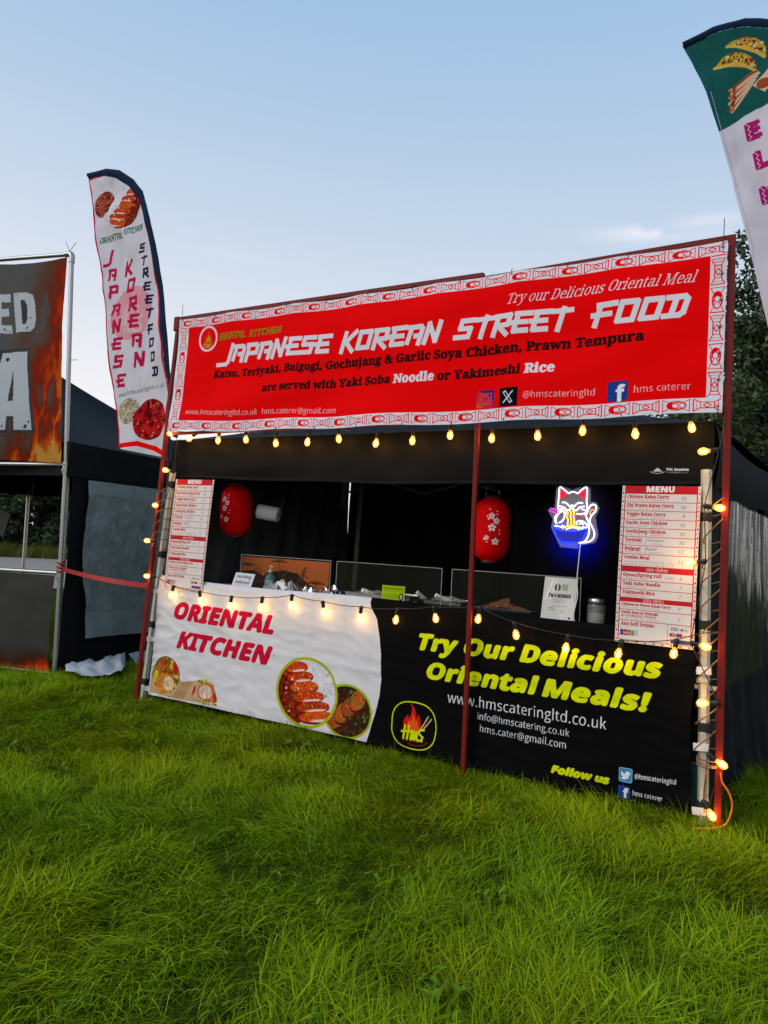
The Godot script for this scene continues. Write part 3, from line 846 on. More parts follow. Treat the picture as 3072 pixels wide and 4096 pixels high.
func make_ground() -> void:
	var mb := MB.new()
	var axis := func(c: float) -> Array:
		var out := []
		for k in 91:
			var t := (k - 45) / 45.0
			out.append(c + t * 9.0 + signf(t) * pow(absf(t), 7.0) * 600.0)
		return out
	var xs: Array = axis.call(2.0)
	var zs: Array = axis.call(1.0)
	mb.sheet(90, 90, func(u, v): return Vector3(xs[roundi(u * 90)], ground_y(xs[roundi(u * 90)], zs[roundi(v * 90)]), zs[roundi(v * 90)]))
	var o := MeshInstance3D.new()
	o.mesh = mb.done()
	var m := grained(lin(0.02, 0.028, 0.004), lin(0.07, 0.085, 0.01), 0.03, 0.9, 1.0, 0.0, 0.8, 11)
	m.metallic_specular = 0.0
	o.material_override = m
	struct(o, "ground")
	# gravel track in front of the hedge, far behind the neighbouring stall
	var d := Vector3(-0.82, 0, -0.57)
	var side := Vector3(-0.57, 0, 0.82)
	var base := Vector3(5.0, GY + 0.03, 4.6)
	var tr := MB.new()
	tr.sheet(40, 8, func(u, v): return base + d * lerpf(20.0, 40.5, v) + side * lerpf(-26.0, 26.0, u) + Vector3(0, ground_noise.get_noise_2d(u * 60, v * 30) * 0.015, 0))
	var t := MeshInstance3D.new()
	t.mesh = tr.done()
	t.material_override = grained(lin(0.22, 0.175, 0.135), lin(0.4, 0.33, 0.265), 0.08, 0.5, 0.95, 0.0, 0.6, 21)
	struct(t, "gravel_track")

# a clump of blades that bend towards +x, grown from the origin
func clump(blades: int, length: float, spread: float, width: float, seed_: int, lean: float) -> ArrayMesh:
	rng.seed = seed_
	var verts := PackedVector3Array()
	var norms := PackedVector3Array()
	var cols := PackedColorArray()
	for b in blades:
		var a := rr(0, TAU)
		var root := Vector3(cos(a), 0, sin(a)) * sqrt(rng.randf()) * spread
		var turn := rr(-1.3, 1.3) if rng.randf() < 0.75 else rr(-PI, PI)
		var dir := Vector3(cos(turn), 0, sin(turn))
		var l := length * rr(0.55, 1.15)
		var bend := lean * rr(0.4, 1.5)
		var w := width * rr(0.6, 1.25)
		var side := dir.cross(Vector3.UP).rotated(Vector3.UP, rr(-0.9, 0.9)).normalized()
		var shade := rr(0.5, 1.4)
		var hue := rr(-0.12, 0.16)
		var col := Color(shade * (1.0 + hue), shade, shade * (1.0 - hue * 0.7))
		if rng.randf() < 0.05:
			col = Color(2.3, 1.6, 5.0)     # a dry blade
		var prev := root
		var pl := root - side * w * 0.5
		var pr := root + side * w * 0.5
		var ang := rr(0.02, 0.35)
		for k in 3:
			var t := (k + 1) / 3.0
			ang += bend * 0.42
			var nxt := prev + (Vector3.UP * cos(ang) + dir * sin(ang)) * l / 3.0
			var ww := w * (1.0 - t * t * 0.9) * 0.5
			var nl := nxt - side * ww
			var nr := nxt + side * ww
			var nm := side.cross(nxt - prev).normalized()
			if nm.y < 0:
				nm = -nm
			var list := [pl, pr, nr, pl, nr, nl] if k < 2 else [pl, pr, nxt]
			if (list[2] - list[0]).cross(list[1] - list[0]).dot(nm) < 0.0:
				list.reverse()
			for v in list:
				verts.append(v); norms.append(nm); cols.append(col)
			pl = nl; pr = nr; prev = nxt
	var arr := []
	arr.resize(Mesh.ARRAY_MAX)
	arr[Mesh.ARRAY_VERTEX] = verts
	arr[Mesh.ARRAY_NORMAL] = norms
	arr[Mesh.ARRAY_COLOR] = cols
	var m := ArrayMesh.new()
	m.add_surface_from_arrays(Mesh.PRIMITIVE_TRIANGLES, arr)
	return m

func scatter(called: String, label: String, mesh: Mesh, m: Material, spots: Array) -> void:
	var mm := MultiMesh.new()
	mm.transform_format = MultiMesh.TRANSFORM_3D
	mm.use_colors = true
	mm.mesh = mesh
	mm.instance_count = spots.size()
	for k in spots.size():
		mm.set_instance_transform(k, spots[k][0])
		mm.set_instance_color(k, spots[k][1])
	mesh.surface_set_material(0, m)
	var o := MultiMeshInstance3D.new()
	o.multimesh = mm
	o.material_override = m
	o.name = called
	o.set_meta("kind", "stuff")
	o.set_meta("label", label)
	o.set_meta("category", "grass")
	add_child(o)

func make_grass() -> void:
	var leaf := mat(lin(0.195, 0.28, 0.007), 0.6)
	leaf.vertex_color_use_as_albedo = true
	leaf.backlight_enabled = true
	leaf.backlight = Color(0.36, 0.42, 0.04)
	leaf.metallic_specular = 0.08
	var flow := FastNoiseLite.new()
	flow.seed = 31
	flow.frequency = 0.22
	var patch := FastNoiseLite.new()
	patch.seed = 77
	patch.frequency = 1.5
	patch.fractal_octaves = 3
	var meshes := [clump(18, 0.115, 0.05, 0.0044, 101, 1.3), clump(20, 0.15, 0.042, 0.005, 102, 1.5), clump(14, 0.08, 0.06, 0.0042, 103, 1.1), clump(8, 0.21, 0.03, 0.004, 104, 1.4)]
	var spots := [[], [], [], []]
	rng.seed = 4242
	var placed := 0
	for k in 52000:
		var x := rr(-4.2, 6.6)
		var z := rr(-1.2, 4.1)
		if x > 0.05 and x < 4.62 and z < -0.12:
			continue
		if x < -1.75 and z < -0.35 and rng.randf() < 0.8:
			continue
		var dist := Vector2(x - 5.01, z - 4.58).length()
		if dist > 5.5 and rng.randf() < 0.25:
			continue
		var y := ground_y(x, z)
		var pn := patch.get_noise_2d(x, z)
		var kind := 2 if pn < -0.18 else (1 if pn > 0.12 else 0)
		if rng.randf() < 0.3:
			kind = rng.randi() % 3
		if rng.randf() < 0.045 and pn > -0.1:
			kind = 3
		var a := flow.get_noise_2d(x, z) * 8.0 + 0.6 + rr(-1.2, 1.2)
		var sc := rr(0.7, 1.25) * (1.0 + pn * 0.6)
		# trodden strip along the stall front
		var b := Basis(Vector3.UP, a) * Basis.from_scale(Vector3(sc, sc * rr(0.75, 1.1), sc))
		var hue := flow.get_noise_2d(x * 3.0 + 40.0, z * 3.0)
		var tone := 1.0 + pn * 0.35 + rr(-0.25, 0.25)
		var col := Color(tone * (1.0 + hue * 0.28), tone, tone * (1.0 - hue * 0.4))
		spots[kind].append([Transform3D(b, Vector3(x, y - 0.012, z)), col])
		placed += 1
	# untrimmed blades standing against the cloths, posts and walls
	for k in 1500:
		var x := rr(-0.15, 4.85)
		var z := rr(-0.06, 0.1)
		var run := k % 4
		if run == 0:
			x = rr(-4.0, -1.5)
			z = -0.3 - 0.2 * (x + 1.6) + rr(0.03, 0.16)
		elif run == 1 and k % 8 == 1:
			x = -1.5 + rr(0.0, 0.25)
			z = rr(-2.4, -0.3)
		elif k % 8 == 3:
			x = rr(4.8, 5.1)
			z = rr(-1.6, 0.0)
		var sc := rr(0.6, 1.1)
		var tone := rr(0.75, 1.2)
		spots[[0, 1, 1, 3][rng.randi() % 4]].append([Transform3D(Basis(Vector3.UP, rr(0, TAU)) * Basis.from_scale(Vector3(sc * 0.7, sc * 1.05, sc * 0.7)), Vector3(x, ground_y(x, z) - 0.01, z)), Color(tone * rr(0.85, 1.1), tone, tone)])
	scatter("short_grass", "short green lawn grass covering the field before the stalls", meshes[0], leaf, spots[0])
	scatter("lush_grass", "longer lush green grass bent over in patches on the field", meshes[1], leaf, spots[1])
	scatter("trodden_grass", "low trodden grass in thin patches on the field", meshes[2], leaf, spots[2])
	scatter("tall_grass", "tall thin grass blades standing above the lawn", meshes[3], leaf, spots[3])
	# broad leaved weeds and thin straw lying about
	var weed := clump(7, 0.075, 0.02, 0.02, 107, 1.7)
	var straw := clump(3, 0.16, 0.05, 0.003, 108, 2.6)
	var ws := []
	var ss := []
	for k in 900:
		var x := rr(-2.5, 6.0)
		var z := rr(0.1, 3.9)
		var sc := rr(0.6, 1.3)
		var tr := Transform3D(Basis(Vector3.UP, rr(0, TAU)) * Basis.from_scale(Vector3.ONE * sc), Vector3(x, ground_y(x, z) + 0.03, z))
		if k % 3 == 0:
			ws.append([tr, Color(0.75, 0.95, 2.0) * rr(0.7, 1.2)])
		else:
			ss.append([tr, Color(2.2, 1.5, 9.0) * rr(0.6, 1.2)])
	scatter("lawn_weeds", "small broad leaved weeds growing in the lawn", weed, leaf, ws)
	scatter("dry_straw", "thin dry straw lying in the lawn", straw, leaf, ss)
	# tall meadow grass along the foot of the far hedge
	var far := clump(16, 0.95, 0.3, 0.02, 105, 0.5)
	var fs := []
	var d := Vector3(-0.82, 0, -0.57)
	var side := Vector3(-0.57, 0, 0.82)
	for k in 900:
		var p := Vector3(5.0, GY, 4.6) + d * rr(40.0, 43.0) + side * rr(-9.0, 9.0)
		var tone := rr(0.5, 1.0)
		fs.append([Transform3D(Basis(Vector3.UP, rr(0, TAU)) * Basis.from_scale(Vector3.ONE * rr(0.6, 1.2)), p), Color(tone * 1.15, tone * 0.75, tone * 7.0)])
	scatter("meadow_grass", "tall pale meadow grass along the foot of the far hedge", far, leaf, fs)

# leaves scattered about given centres; each leaf is a bent quad
func leaves(centres: Array, per: int, size: float, seed_: int, base: Color) -> ArrayMesh:
	rng.seed = seed_
	var verts := PackedVector3Array()
	var norms := PackedVector3Array()
	var cols := PackedColorArray()
	for c in centres:
		var o: Vector3 = c[0]
		var r: float = c[1]
		var tint := rr(0.75, 1.25)
		for k in per:
			var d := Vector3(rr(-1, 1), rr(-1, 1), rr(-1, 1))
			if d.length() > 1.0:
				d = d.normalized() * rr(0.6, 1.0)
			var p := o + d * r * Vector3(1.0, 0.75, 1.0)
			var n := (Vector3(rr(-1, 1), rr(-0.2, 1.2), rr(-1, 1))).normalized()
			var u := n.cross(Vector3(rr(-1, 1), rr(-1, 1), rr(-1, 1))).normalized()
			var v := n.cross(u)
			var s := size * rr(0.6, 1.3)
			var a := p - u * s
			var b := p + u * s
			var q := p + v * s * 0.45 + n * s * 0.12
			var e := p - v * s * 0.45 + n * s * 0.12
			var col := base * (tint * rr(0.7, 1.3))
			var list := [a, q, b, a, b, e]
			if (b - a).cross(q - a).dot(n) < 0.0:
				list.reverse()
			for w in list:
				verts.append(w); norms.append(n); cols.append(col)
	var arr := []
	arr.resize(Mesh.ARRAY_MAX)
	arr[Mesh.ARRAY_VERTEX] = verts
	arr[Mesh.ARRAY_NORMAL] = norms
	arr[Mesh.ARRAY_COLOR] = cols
	var m := ArrayMesh.new()
	m.add_surface_from_arrays(Mesh.PRIMITIVE_TRIANGLES, arr)
	return m

func make_tree(called: String, label: String, at: Vector3, h: float, reach: float, low: float, n_limbs: int, per: int, leaf: float, seed_: int, col: Color, group := "") -> void:
	var t := thing(called, label, "tree", at, group)
	rng.seed = seed_
	var wood := MB.new()
	var top := at + Vector3(rr(-0.3, 0.3), h * 0.72, rr(-0.3, 0.3))
	var trunk := curve([at + Vector3(0, -0.1, 0), at + Vector3(rr(-0.2, 0.2), h * 0.3, rr(-0.2, 0.2)), top], 5)
	var rad := []
	for k in trunk.size():
		rad.append(lerpf(h * 0.032, h * 0.008, float(k) / trunk.size()))
	wood.tube(trunk, rad, 8)
	var centres := []
	for k in n_limbs:
		var f := float(k) / n_limbs
		var from: Vector3 = trunk[int(lerpf(2, trunk.size() - 1, f * 0.95 + 0.05))]
		var a := k * 2.4 + rr(-0.4, 0.4)
		var y_end := lerpf(low, h * 0.93, clampf(f + rr(-0.12, 0.12), 0.0, 1.0))
		var rel := (y_end - low) / maxf(h - low, 0.1)
		var rad_here := reach * sqrt(maxf(0.05, 1.0 - pow(rel * 1.35 - 0.5, 2.0))) * rr(0.7, 1.0)
		var end := at + Vector3(cos(a) * rad_here, y_end, sin(a) * rad_here)
		var mid := from.lerp(end, 0.55) + Vector3(rr(-0.4, 0.4), rr(0.0, 0.6), rr(-0.4, 0.4))
		var limb := curve([from, mid, end], 4)
		var lr := []
		for j in limb.size():
			lr.append(lerpf(h * 0.011, h * 0.002, float(j) / limb.size()))
		wood.tube(limb, lr, 5)
		for j in 5:
			var p: Vector3 = limb[int(lerpf(limb.size() * 0.45, limb.size() - 1, j / 4.0))]
			var tip := p + Vector3(rr(-1, 1), rr(-0.5, 0.9), rr(-1, 1)) * reach * 0.26
			wood.tube([p, p.lerp(tip, 0.5) + Vector3(0, 0.1, 0), tip], [h * 0.003, h * 0.002, h * 0.001], 4)
			centres.append([tip, reach * rr(0.09, 0.15)])
			centres.append([p.lerp(tip, 0.5), reach * rr(0.07, 0.13)])
	part(wood.done(), "trunk", M.bark, t)
	part(leaves(centres, per, leaf, seed_ + 1, col), "crown", M.leaf, t)

func make_backdrop() -> void:
	M.bark = grained(lin(0.03, 0.025, 0.02), lin(0.08, 0.065, 0.05), 0.08, 2.0, 0.9, 0.0, 2.0, 41)
	M.leaf = mat(Color.WHITE, 0.55)
	M.leaf.vertex_color_use_as_albedo = true
	M.leaf.backlight_enabled = true
	M.leaf.backlight = Color(0.25, 0.3, 0.08)
	var green := Color(0.055, 0.085, 0.025)
	make_tree("oak_tree", "broad oak with open branches behind the red sign frame", Vector3(7.0, GY, -16.5), 9.2, 5.4, 1.0, 70, 170, 0.085, 61, green)
	make_tree("field_tree", "dense dark tree standing behind the oak", Vector3(6.8, GY, -24.0), 10.5, 5.6, 0.5, 46, 110, 0.12, 65, green * 0.8)
	var hc := Vector3(5.0, GY, 4.6) + Vector3(-0.82, 0, -0.57) * 45.0
	var side := Vector3(-0.57, 0, 0.82)
	for k in 9:
		make_tree("hedge_tree", "bushy dark hedge tree beyond the gravel track", hc + side * (k - 4.0) * 2.3 + Vector3(-0.82, 0, -0.57) * 2.4 * (k % 2), 5.8 + 0.5 * (k % 3), 3.0, 0.0, 44, 70, 0.15, 81 + k, green * 0.9, "hedge trees beyond the track")

# ---------------------------------------------------------------- the stall
func post_l(y: float) -> float:      # the red frame's post beside the neighbour leans inwards
	return -0.005 + 0.054 * y

func make_frame() -> void:
	var t := thing("banner_frame", "dark red steel frame of three posts carrying the red sign", "frame", Vector3(2.35, GY, 0))
	part(MB.new().beam(Vector3(post_l(GY), GY - 0.05, 0), Vector3(post_l(3.45), 3.45, 0), 0.034, 0.036).done(), "post", M.red_steel, t)
	part(MB.new().beam(Vector3(3.162, GY - 0.05, 0), Vector3(3.128, 3.4, 0), 0.03, 0.032).done(), "post", M.red_steel, t)
	part(MB.new().beam(Vector3(4.728, GY - 0.05, 0), Vector3(4.704, 3.43, 0), 0.04, 0.042).done(), "post", M.red_steel, t)
	part(MB.new().beam(Vector3(0.15, 3.432, 0), Vector3(3.13, 3.424, 0), 0.036, 0.036).done(), "top_rail", M.red_steel, t)
	part(MB.new().beam(Vector3(3.1, 3.4, -0.01), Vector3(4.725, 3.43, -0.002), 0.034, 0.034).done(), "top_rail", M.red_steel, t)
	part(MB.new().beam(Vector3(0.16, 2.385, -0.004), Vector3(4.69, 2.4, -0.004), 0.025, 0.025).done(), "lower_rail", M.red_steel, t)
	part(MB.new().box(Vector3(0.165, 3.39, 0.0), Vector3(0.06, 0.13, 0.05), Basis.IDENTITY, 0.006).done(), "bracket", M.red_steel, t)

func cloth_z(n: FastNoiseLite, x: float, y: float) -> float:
	return n.get_noise_2d(x, y)

func make_sign() -> void:
	var c := sign_art()
	var t := thing("sign_banner", "red fabric sign with white lettering and patterned white border", "banner", Vector3(2.43, 2.37, 0.03))
	var n := FastNoiseLite.new()
	n.seed = 8
	n.frequency = 0.55
	n.fractal_octaves = 2
	# rectangular cloth, its upper edge sagging a little between the ties, its neighbour-side edge leaning with the post
	var f := func(u: float, v: float) -> Vector3:
		var top := 3.395 - 0.022 * absf(sin(u * PI * 7.0)) * 0.5 + 0.01 * (1.0 - u)
		var bot := 2.368 + 0.032 * pow(1.0 - u, 6.0) + 0.006 * sin(u * PI * 9.0)
		var xl := lerpf(0.197, 0.243, v)
		var xr := 4.684
		var x := lerpf(xl, xr, u)
		var y := lerpf(bot, top, v)
		var z := 0.05 + n.get_noise_2d(x * 0.9 + y * 0.8, y * 2.4 - x * 0.55) * 0.026 + 0.004 * sin(u * PI * 14.0) * (1.0 - v) + 0.003 * sin(u * PI * 14.0) * pow(v, 3.0)
		# creases left from folding
		for k in 6:
			z += (0.004 if k % 2 == 0 else -0.0035) * exp(-absf(x - 0.82 - k * 0.64) / 0.028)
		z += 0.0035 * exp(-absf(y - 2.89 + 0.01 * sin(x * 2.0)) / 0.025)
		return Vector3(x, y, maxf(z, 0.03))
	# the print lies on the cloth: uv follows the cloth's own coordinates
	var g := func(u: float, v: float, _p: Vector3) -> Vector2: return Vector2(u, 1.0 - v)
	var m := printed(c, 0.8, 0.12)
	part(MB.new().sheet(230, 52, f, g).done(), "cloth", m, t)
	for k in 12:
		for e in 2:
			var u := (k + 0.12) / 11.6 if k < 11 else 0.995
			var p: Vector3 = f.call(clampf(u, 0.006, 0.994), 0.985 if e == 1 else 0.02)
			var up := 0.05 if e == 1 else -0.03
			part(MB.new().tube([p + Vector3(0, 0, 0.004), p + Vector3(0.004, up * 0.6, 0.006), p + Vector3(0.0, up, -0.03)], 0.0022, 5).done(), "cable_tie", M.black_plastic, t)
	for q in [[0.245, 3.42, -0.01, 0.14], [4.66, 3.42, 0.0, 0.13]]:
		part(MB.new().tube([Vector3(q[0], q[1], 0.03), Vector3(q[0] + q[2], q[1] + q[3], 0.02)], 0.0025, 5).done(), "cable_tie", M.black_plastic, t)
	for k in 7:
		var p2: Vector3 = f.call(0.994, 0.04 + k * 0.155)
		part(MB.new().lathe([Vector2(0.006, 0.0), Vector2(0.011, 0.0015), Vector2(0.011, 0.003), Vector2(0.006, 0.0045)], Vector3.ZERO, 12).done(), "eyelet", M.steel, t).transform = Transform3D(Basis(Vector3.RIGHT, PI / 2), p2 + Vector3(0, 0, 0.002) - t.position)

func make_counter_banner() -> void:
	var c := counter_art()
	var t := thing("counter_banner", "white and black printed cloth hung along the serving counter front", "banner", Vector3(2.33, 0, -0.07))
	var n := FastNoiseLite.new()
	n.seed = 18
	n.frequency = 1.0
	n.fractal_octaves = 3
	var g2 := FastNoiseLite.new()
	g2.seed = 19
	g2.frequency = 3.2
	g2.fractal_octaves = 2
	var f := func(u: float, v: float) -> Vector3:
		var xl := lerpf(0.075, 0.106, v)
		var xr := 4.572 + 0.012 * sin(v * PI * 3.0)
		var x := lerpf(xl, xr, u)
		var bot := lerpf(0.035, -0.03, u) + 0.02 * sin(u * PI * 1.1)
		var top := 1.075 + 0.035 * pow(1.0 - u, 4.0) - 0.012 * sin(u * PI * 3.0)
		var y := lerpf(bot, top, v)
		# diagonal creases, stronger where the cloth is tied at its corners
		var ridge := 1.0 - absf(g2.get_noise_2d(x * 0.55 + y * 1.5, y * 0.9 - x * 0.35)) * 2.0
		var pull := 0.6 + 0.6 * exp(-pow((u - 1.0) * 5.0, 2.0)) + 0.4 * exp(-pow(u * 4.0, 2.0))
		var z := -0.066 + n.get_noise_2d(x * 0.7, y * 0.8) * 0.014 + ridge * 0.0075 * pull + 0.003 * sin(x * 46.0) * pow(v, 6.0)
		for k in 7:
			z += (0.005 if k % 2 == 0 else -0.0045) * exp(-absf(x - 0.62 - k * 0.58 + 0.02 * sin(y * 5.0)) / 0.026)
		z += 0.005 * exp(-absf(y - 0.55 + 0.015 * sin(x * 3.0)) / 0.022)
		if v > 0.985:
			z -= 0.02
		return Vector3(x, y, z)
	var gg := func(u: float, v: float, p: Vector3) -> Vector2: return c.uv(p)
	part(MB.new().sheet(280, 72, f, gg).done(), "cloth", printed(c, 0.78, 0.06), t)
	# hanging strips that close round the legs
	for q in [[4.575, 0.845, 4.665], [4.58, 0.4, 4.667], [4.585, 0.03, 4.66]]:
		part(MB.new().beam(Vector3(q[0], q[1], -0.06), Vector3(q[2], q[1] + 0.008, -0.055), 0.045, 0.006, 0.002).done(), "tab", M.white_strap, t)
	for q in [[0.095, 0.53, 0.012], [0.09, 0.085, -0.006], [0.115, 0.965, 0.05]]:
		part(MB.new().beam(Vector3(q[0], q[1], -0.06), Vector3(q[2], q[1] - 0.006, -0.055), 0.042, 0.006, 0.002).done(), "tab", M.white_strap, t)

func hexleg(a: Vector3, b: Vector3, r: float) -> ArrayMesh:
	var mb := MB.new()
	var d := (b - a).normalized()
	var u := d.cross(Vector3(0, 0, 1)).normalized()
	var v := d.cross(u)
	mb.flat()
	var ra := []
	var rb := []
	for k in 12:     # hexagon with a shallow groove in each face
		var ang := TAU * k / 12.0
		var q := r if k % 2 == 0 else r * 0.84
		ra.append(a + (u * cos(ang) + v * sin(ang)) * q)
		rb.append(b + (u * cos(ang) + v * sin(ang)) * q)
	for k in 12:
		mb.quad(ra[k], ra[(k + 1) % 12], rb[(k + 1) % 12], rb[k])
	for k in range(1, 11):
		mb.tri(rb[0], rb[k], rb[k + 1])
	return mb.done()

func make_gazebo() -> void:
	var t := thing("gazebo", "black pop-up gazebo roof, walls and aluminium legs over the stall", "gazebo", Vector3(2.35, GY, -1.6))
	var z0 := -0.13
	var z1 := -3.05
	# legs
	var legs := [[Vector3(-0.03, GY - 0.02, -0.1), Vector3(0.14, 2.05, -0.1)], [Vector3(4.642, GY - 0.02, -0.1), Vector3(4.598, 2.05, -0.1)], [Vector3(0.36, GY, z1 + 0.06), Vector3(0.4, 2.3, z1 + 0.06)], [Vector3(4.82, GY, z1 + 0.06), Vector3(4.8, 2.3, z1 + 0.06)]]
	for l in legs:
		var leg := part(hexleg(l[0], l[1], 0.031), "leg", M.alu, t)
		part(MB.new().box(l[0] + Vector3(0, 0.03, 0), Vector3(0.09, 0.012, 0.09), Basis.IDENTITY, 0.003).done(), "foot", M.alu, leg)
	for q in [[0.115, 1.935], [0.132, 1.295], [0.02, 0.656], [-0.006, 0.135]]:
		part(MB.new().box(Vector3(-0.03 + 0.083 * (q[1] + 0.05), q[1], -0.1), Vector3(0.066, 0.07, 0.062), Basis(Vector3(0, 0, 1), -0.08), 0.012).done(), "strap", M.black_strap, t)
	for q in [1.763, 1.116, 0.517, 0.06]:
		part(MB.new().box(Vector3(4.642 - 0.0205 * q, q, -0.1), Vector3(0.068, 0.066, 0.064), Basis.IDENTITY, 0.012).done(), "strap", M.black_strap, t)
	part(MB.new().box(Vector3(4.618, 0.79, -0.1), Vector3(0.072, 0.035, 0.07), Basis.IDENTITY, 0.008).done(), "clamp", M.alu, t)
	part(MB.new().box(Vector3(4.645, 0.745, -0.12), Vector3(0.15, 0.026, 0.012), Basis.IDENTITY, 0.003).done(), "crossbar", M.alu, t)
	# corner, top and foot of the fabric; the roof rises to a ridge
	var n := FastNoiseLite.new()
	n.seed = 28
	n.frequency = 1.3
	var art := Canvas.new(0.05, 1.9, 4.68, 2.42, 2048, Color(0.085, 0.078, 0.078))
	art.poly([Vector2(4.285, 2.042), Vector2(4.315, 2.068), Vector2(4.345, 2.042)], Color(0.75, 0.75, 0.78))
	art.stroke([Vector2(4.272, 2.042), Vector2(4.29, 2.034), Vector2(4.315, 2.031), Vector2(4.34, 2.034), Vector2(4.357, 2.042)], 0.004, Color(0.75, 0.75, 0.78))
	art.text("TFH Gazebos", 4.365, 2.048, 0.13, 0.015, Color(0.8, 0.8, 0.82), "Droid Sans", 700, 0.0, 0.001)
	art.text("www.tfhgazebos.co.uk", 4.365, 2.034, 0.13, 0.007, Color(0.65, 0.65, 0.68), "Droid Sans", 400)
	var val := func(u: float, v: float) -> Vector3:
		var x := lerpf(0.085, 4.635, u)
		var bot := lerpf(2.005, 1.958, minf(1.0, u * 2.2)) + 0.004 * sin(u * 21.0)
		var y := lerpf(bot, 2.35, v)
		var z := z0 + n.get_noise_2d(x * 0.8, y * 2.5) * 0.016 + 0.012 * sin(v * PI)
		return Vector3(x, y, z)
	var gg := func(u: float, v: float, p: Vector3) -> Vector2: return art.uv(p)
	var fabric := printed(art, 0.7)
	fabric.metallic_specular = 0.2
	part(MB.new().sheet(90, 10, val, gg).done(), "front_valance", fabric, t)
	part(MB.new().sheet(60, 1, func(u, v): return Vector3(lerpf(0.085, 4.635, u), lerpf(2.006, 1.96, minf(1.0, u * 2.2)) + 0.004 * sin(u * 21.0) + v * 0.022, z0 + 0.006 + n.get_noise_2d(lerpf(0.085, 4.635, u) * 0.8, 5.0) * 0.016)).done(), "hem", M.black_cloth, t)
	# roof: hip roof over four eaves
	var e := [Vector3(0.09, 2.345, z0), Vector3(4.635, 2.345, z0), Vector3(4.98, 2.345, z1), Vector3(0.2, 2.345, z1)]
	var r0 := Vector3(1.75, 3.05, -1.6)
	var r1 := Vector3(3.15, 3.05, -1.6)
	var roof := MB.new()
	for q in [[e[0], e[1], r1, r0], [e[1], e[2], r1, r1], [e[2], e[3], r0, r1], [e[3], e[0], r0, r0]]:
		roof.sheet(12, 8, func(u, v):
			var a: Vector3 = (q[0] as Vector3).lerp(q[1], u)
			var b: Vector3 = (q[3] as Vector3).lerp(q[2], u)
			return a.lerp(b, v) - Vector3(0, 0.09 * sin(v * PI), 0))
	part(roof.done(), "roof", M.black_cloth, t)
	# side towards the trees: valance bellying outwards, then a wall with a clear crumpled window
	var sv := func(u: float, v: float) -> Vector3:
		var z := lerpf(z0, z1, u)
		var x := lerpf(4.636, 4.985, pow(u, 1.25)) + 0.03 * sin(v * PI) + 0.012 * sin(u * 19.0) * (1.0 - v)
		return Vector3(x, lerpf(1.94 + 0.025 * sin(u * 12.0), 2.345 - 0.05 * sin(u * PI), v), z)
	part(MB.new().sheet(40, 8, sv).done(), "side_valance", M.black_cloth, t)
	var wall := func(u: float, v: float) -> Vector3:
		var z := lerpf(z0 - 0.02, z1, u)
		var bulge := 0.16 * pow(1.0 - v, 2.0) * u
		var fold := 0.022 * sin(u * 46.0 + 2.0 * sin(v * 5.0)) * (0.4 + u) + n.get_noise_2d(u * 9.0, v * 4.0) * 0.03
		return Vector3(lerpf(4.625, 4.955, pow(u, 1.25)) + bulge + fold, lerpf(GY, 2.05, v), z)
	part(MB.new().sheet(110, 24, wall).done(), "side_wall", M.black_cloth, t)
	var win := func(u: float, v: float) -> Vector3:
		var uu := lerpf(0.12, 0.97, u)
		var vv := lerpf(0.36, 0.93, v)
		# creases run straight down the hanging plastic
		var crease := 0.003 * sin(uu * 61.0 + 0.9 * sin(vv * 4.0)) + n.get_noise_2d(uu * 15.0, vv * 0.25) * 0.05 + n.get_noise_2d(uu * 44.0, vv * 0.8) * 0.012
		return Vector3(lerpf(4.625, 4.955, pow(uu, 1.25)) + 0.16 * pow(1.0 - vv, 2.0) * uu + 0.065 + crease, lerpf(GY, 2.05, vv), lerpf(z0 - 0.02, z1, uu))
	part(MB.new().sheet(150, 40, win).done(), "clear_window", M.pvc_clear, t)
	# far side and back walls
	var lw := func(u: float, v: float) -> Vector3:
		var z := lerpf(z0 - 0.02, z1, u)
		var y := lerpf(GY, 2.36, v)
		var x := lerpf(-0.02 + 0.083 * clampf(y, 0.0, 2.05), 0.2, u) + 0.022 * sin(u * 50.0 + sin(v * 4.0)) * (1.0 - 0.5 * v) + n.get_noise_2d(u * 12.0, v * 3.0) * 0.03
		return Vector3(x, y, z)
	part(MB.new().sheet(90, 16, lw).done(), "side_wall", M.lit_wall_cloth, t)
	var bw := func(u: float, v: float) -> Vector3:
		return Vector3(lerpf(0.2, 4.98, u), lerpf(GY, 2.36, v), z1 + 0.025 * sin(u * 60.0) * (1.0 - 0.4 * v) + n.get_noise_2d(u * 20.0, v * 3.0) * 0.03)
	part(MB.new().sheet(120, 10, bw).done(), "back_wall", M.black_wall, t)
	# scissor struts under the roof, front and back
	for zz in [z0 - 0.06, z1 + 0.09]:
		var up: float = 2.3 if zz > -1.0 else 2.42
		var lo: float = 2.03 if zz > -1.0 else 2.14
		for k in 4:
			var xa := 0.18 + k * 1.1
			var xb := xa + 1.1
			part(MB.new().beam(Vector3(xa, up, zz), Vector3(xb, lo, zz), 0.025, 0.012).done(), "strut", M.alu, t)
			part(MB.new().beam(Vector3(xa, lo, zz - 0.02), Vector3(xb, up, zz - 0.02), 0.025, 0.012).done(), "strut", M.alu, t)
	for q in [[Vector3(0.2, 2.2, -0.2), r0], [Vector3(4.55, 2.2, -0.2), r1], [Vector3(0.42, 2.25, z1 + 0.1), r0], [Vector3(4.8, 2.25, z1 + 0.1), r1]]:
		part(MB.new().beam(q[0], q[1] - Vector3(0, 0.12, 0), 0.025, 0.02).done(), "rafter", M.alu, t)

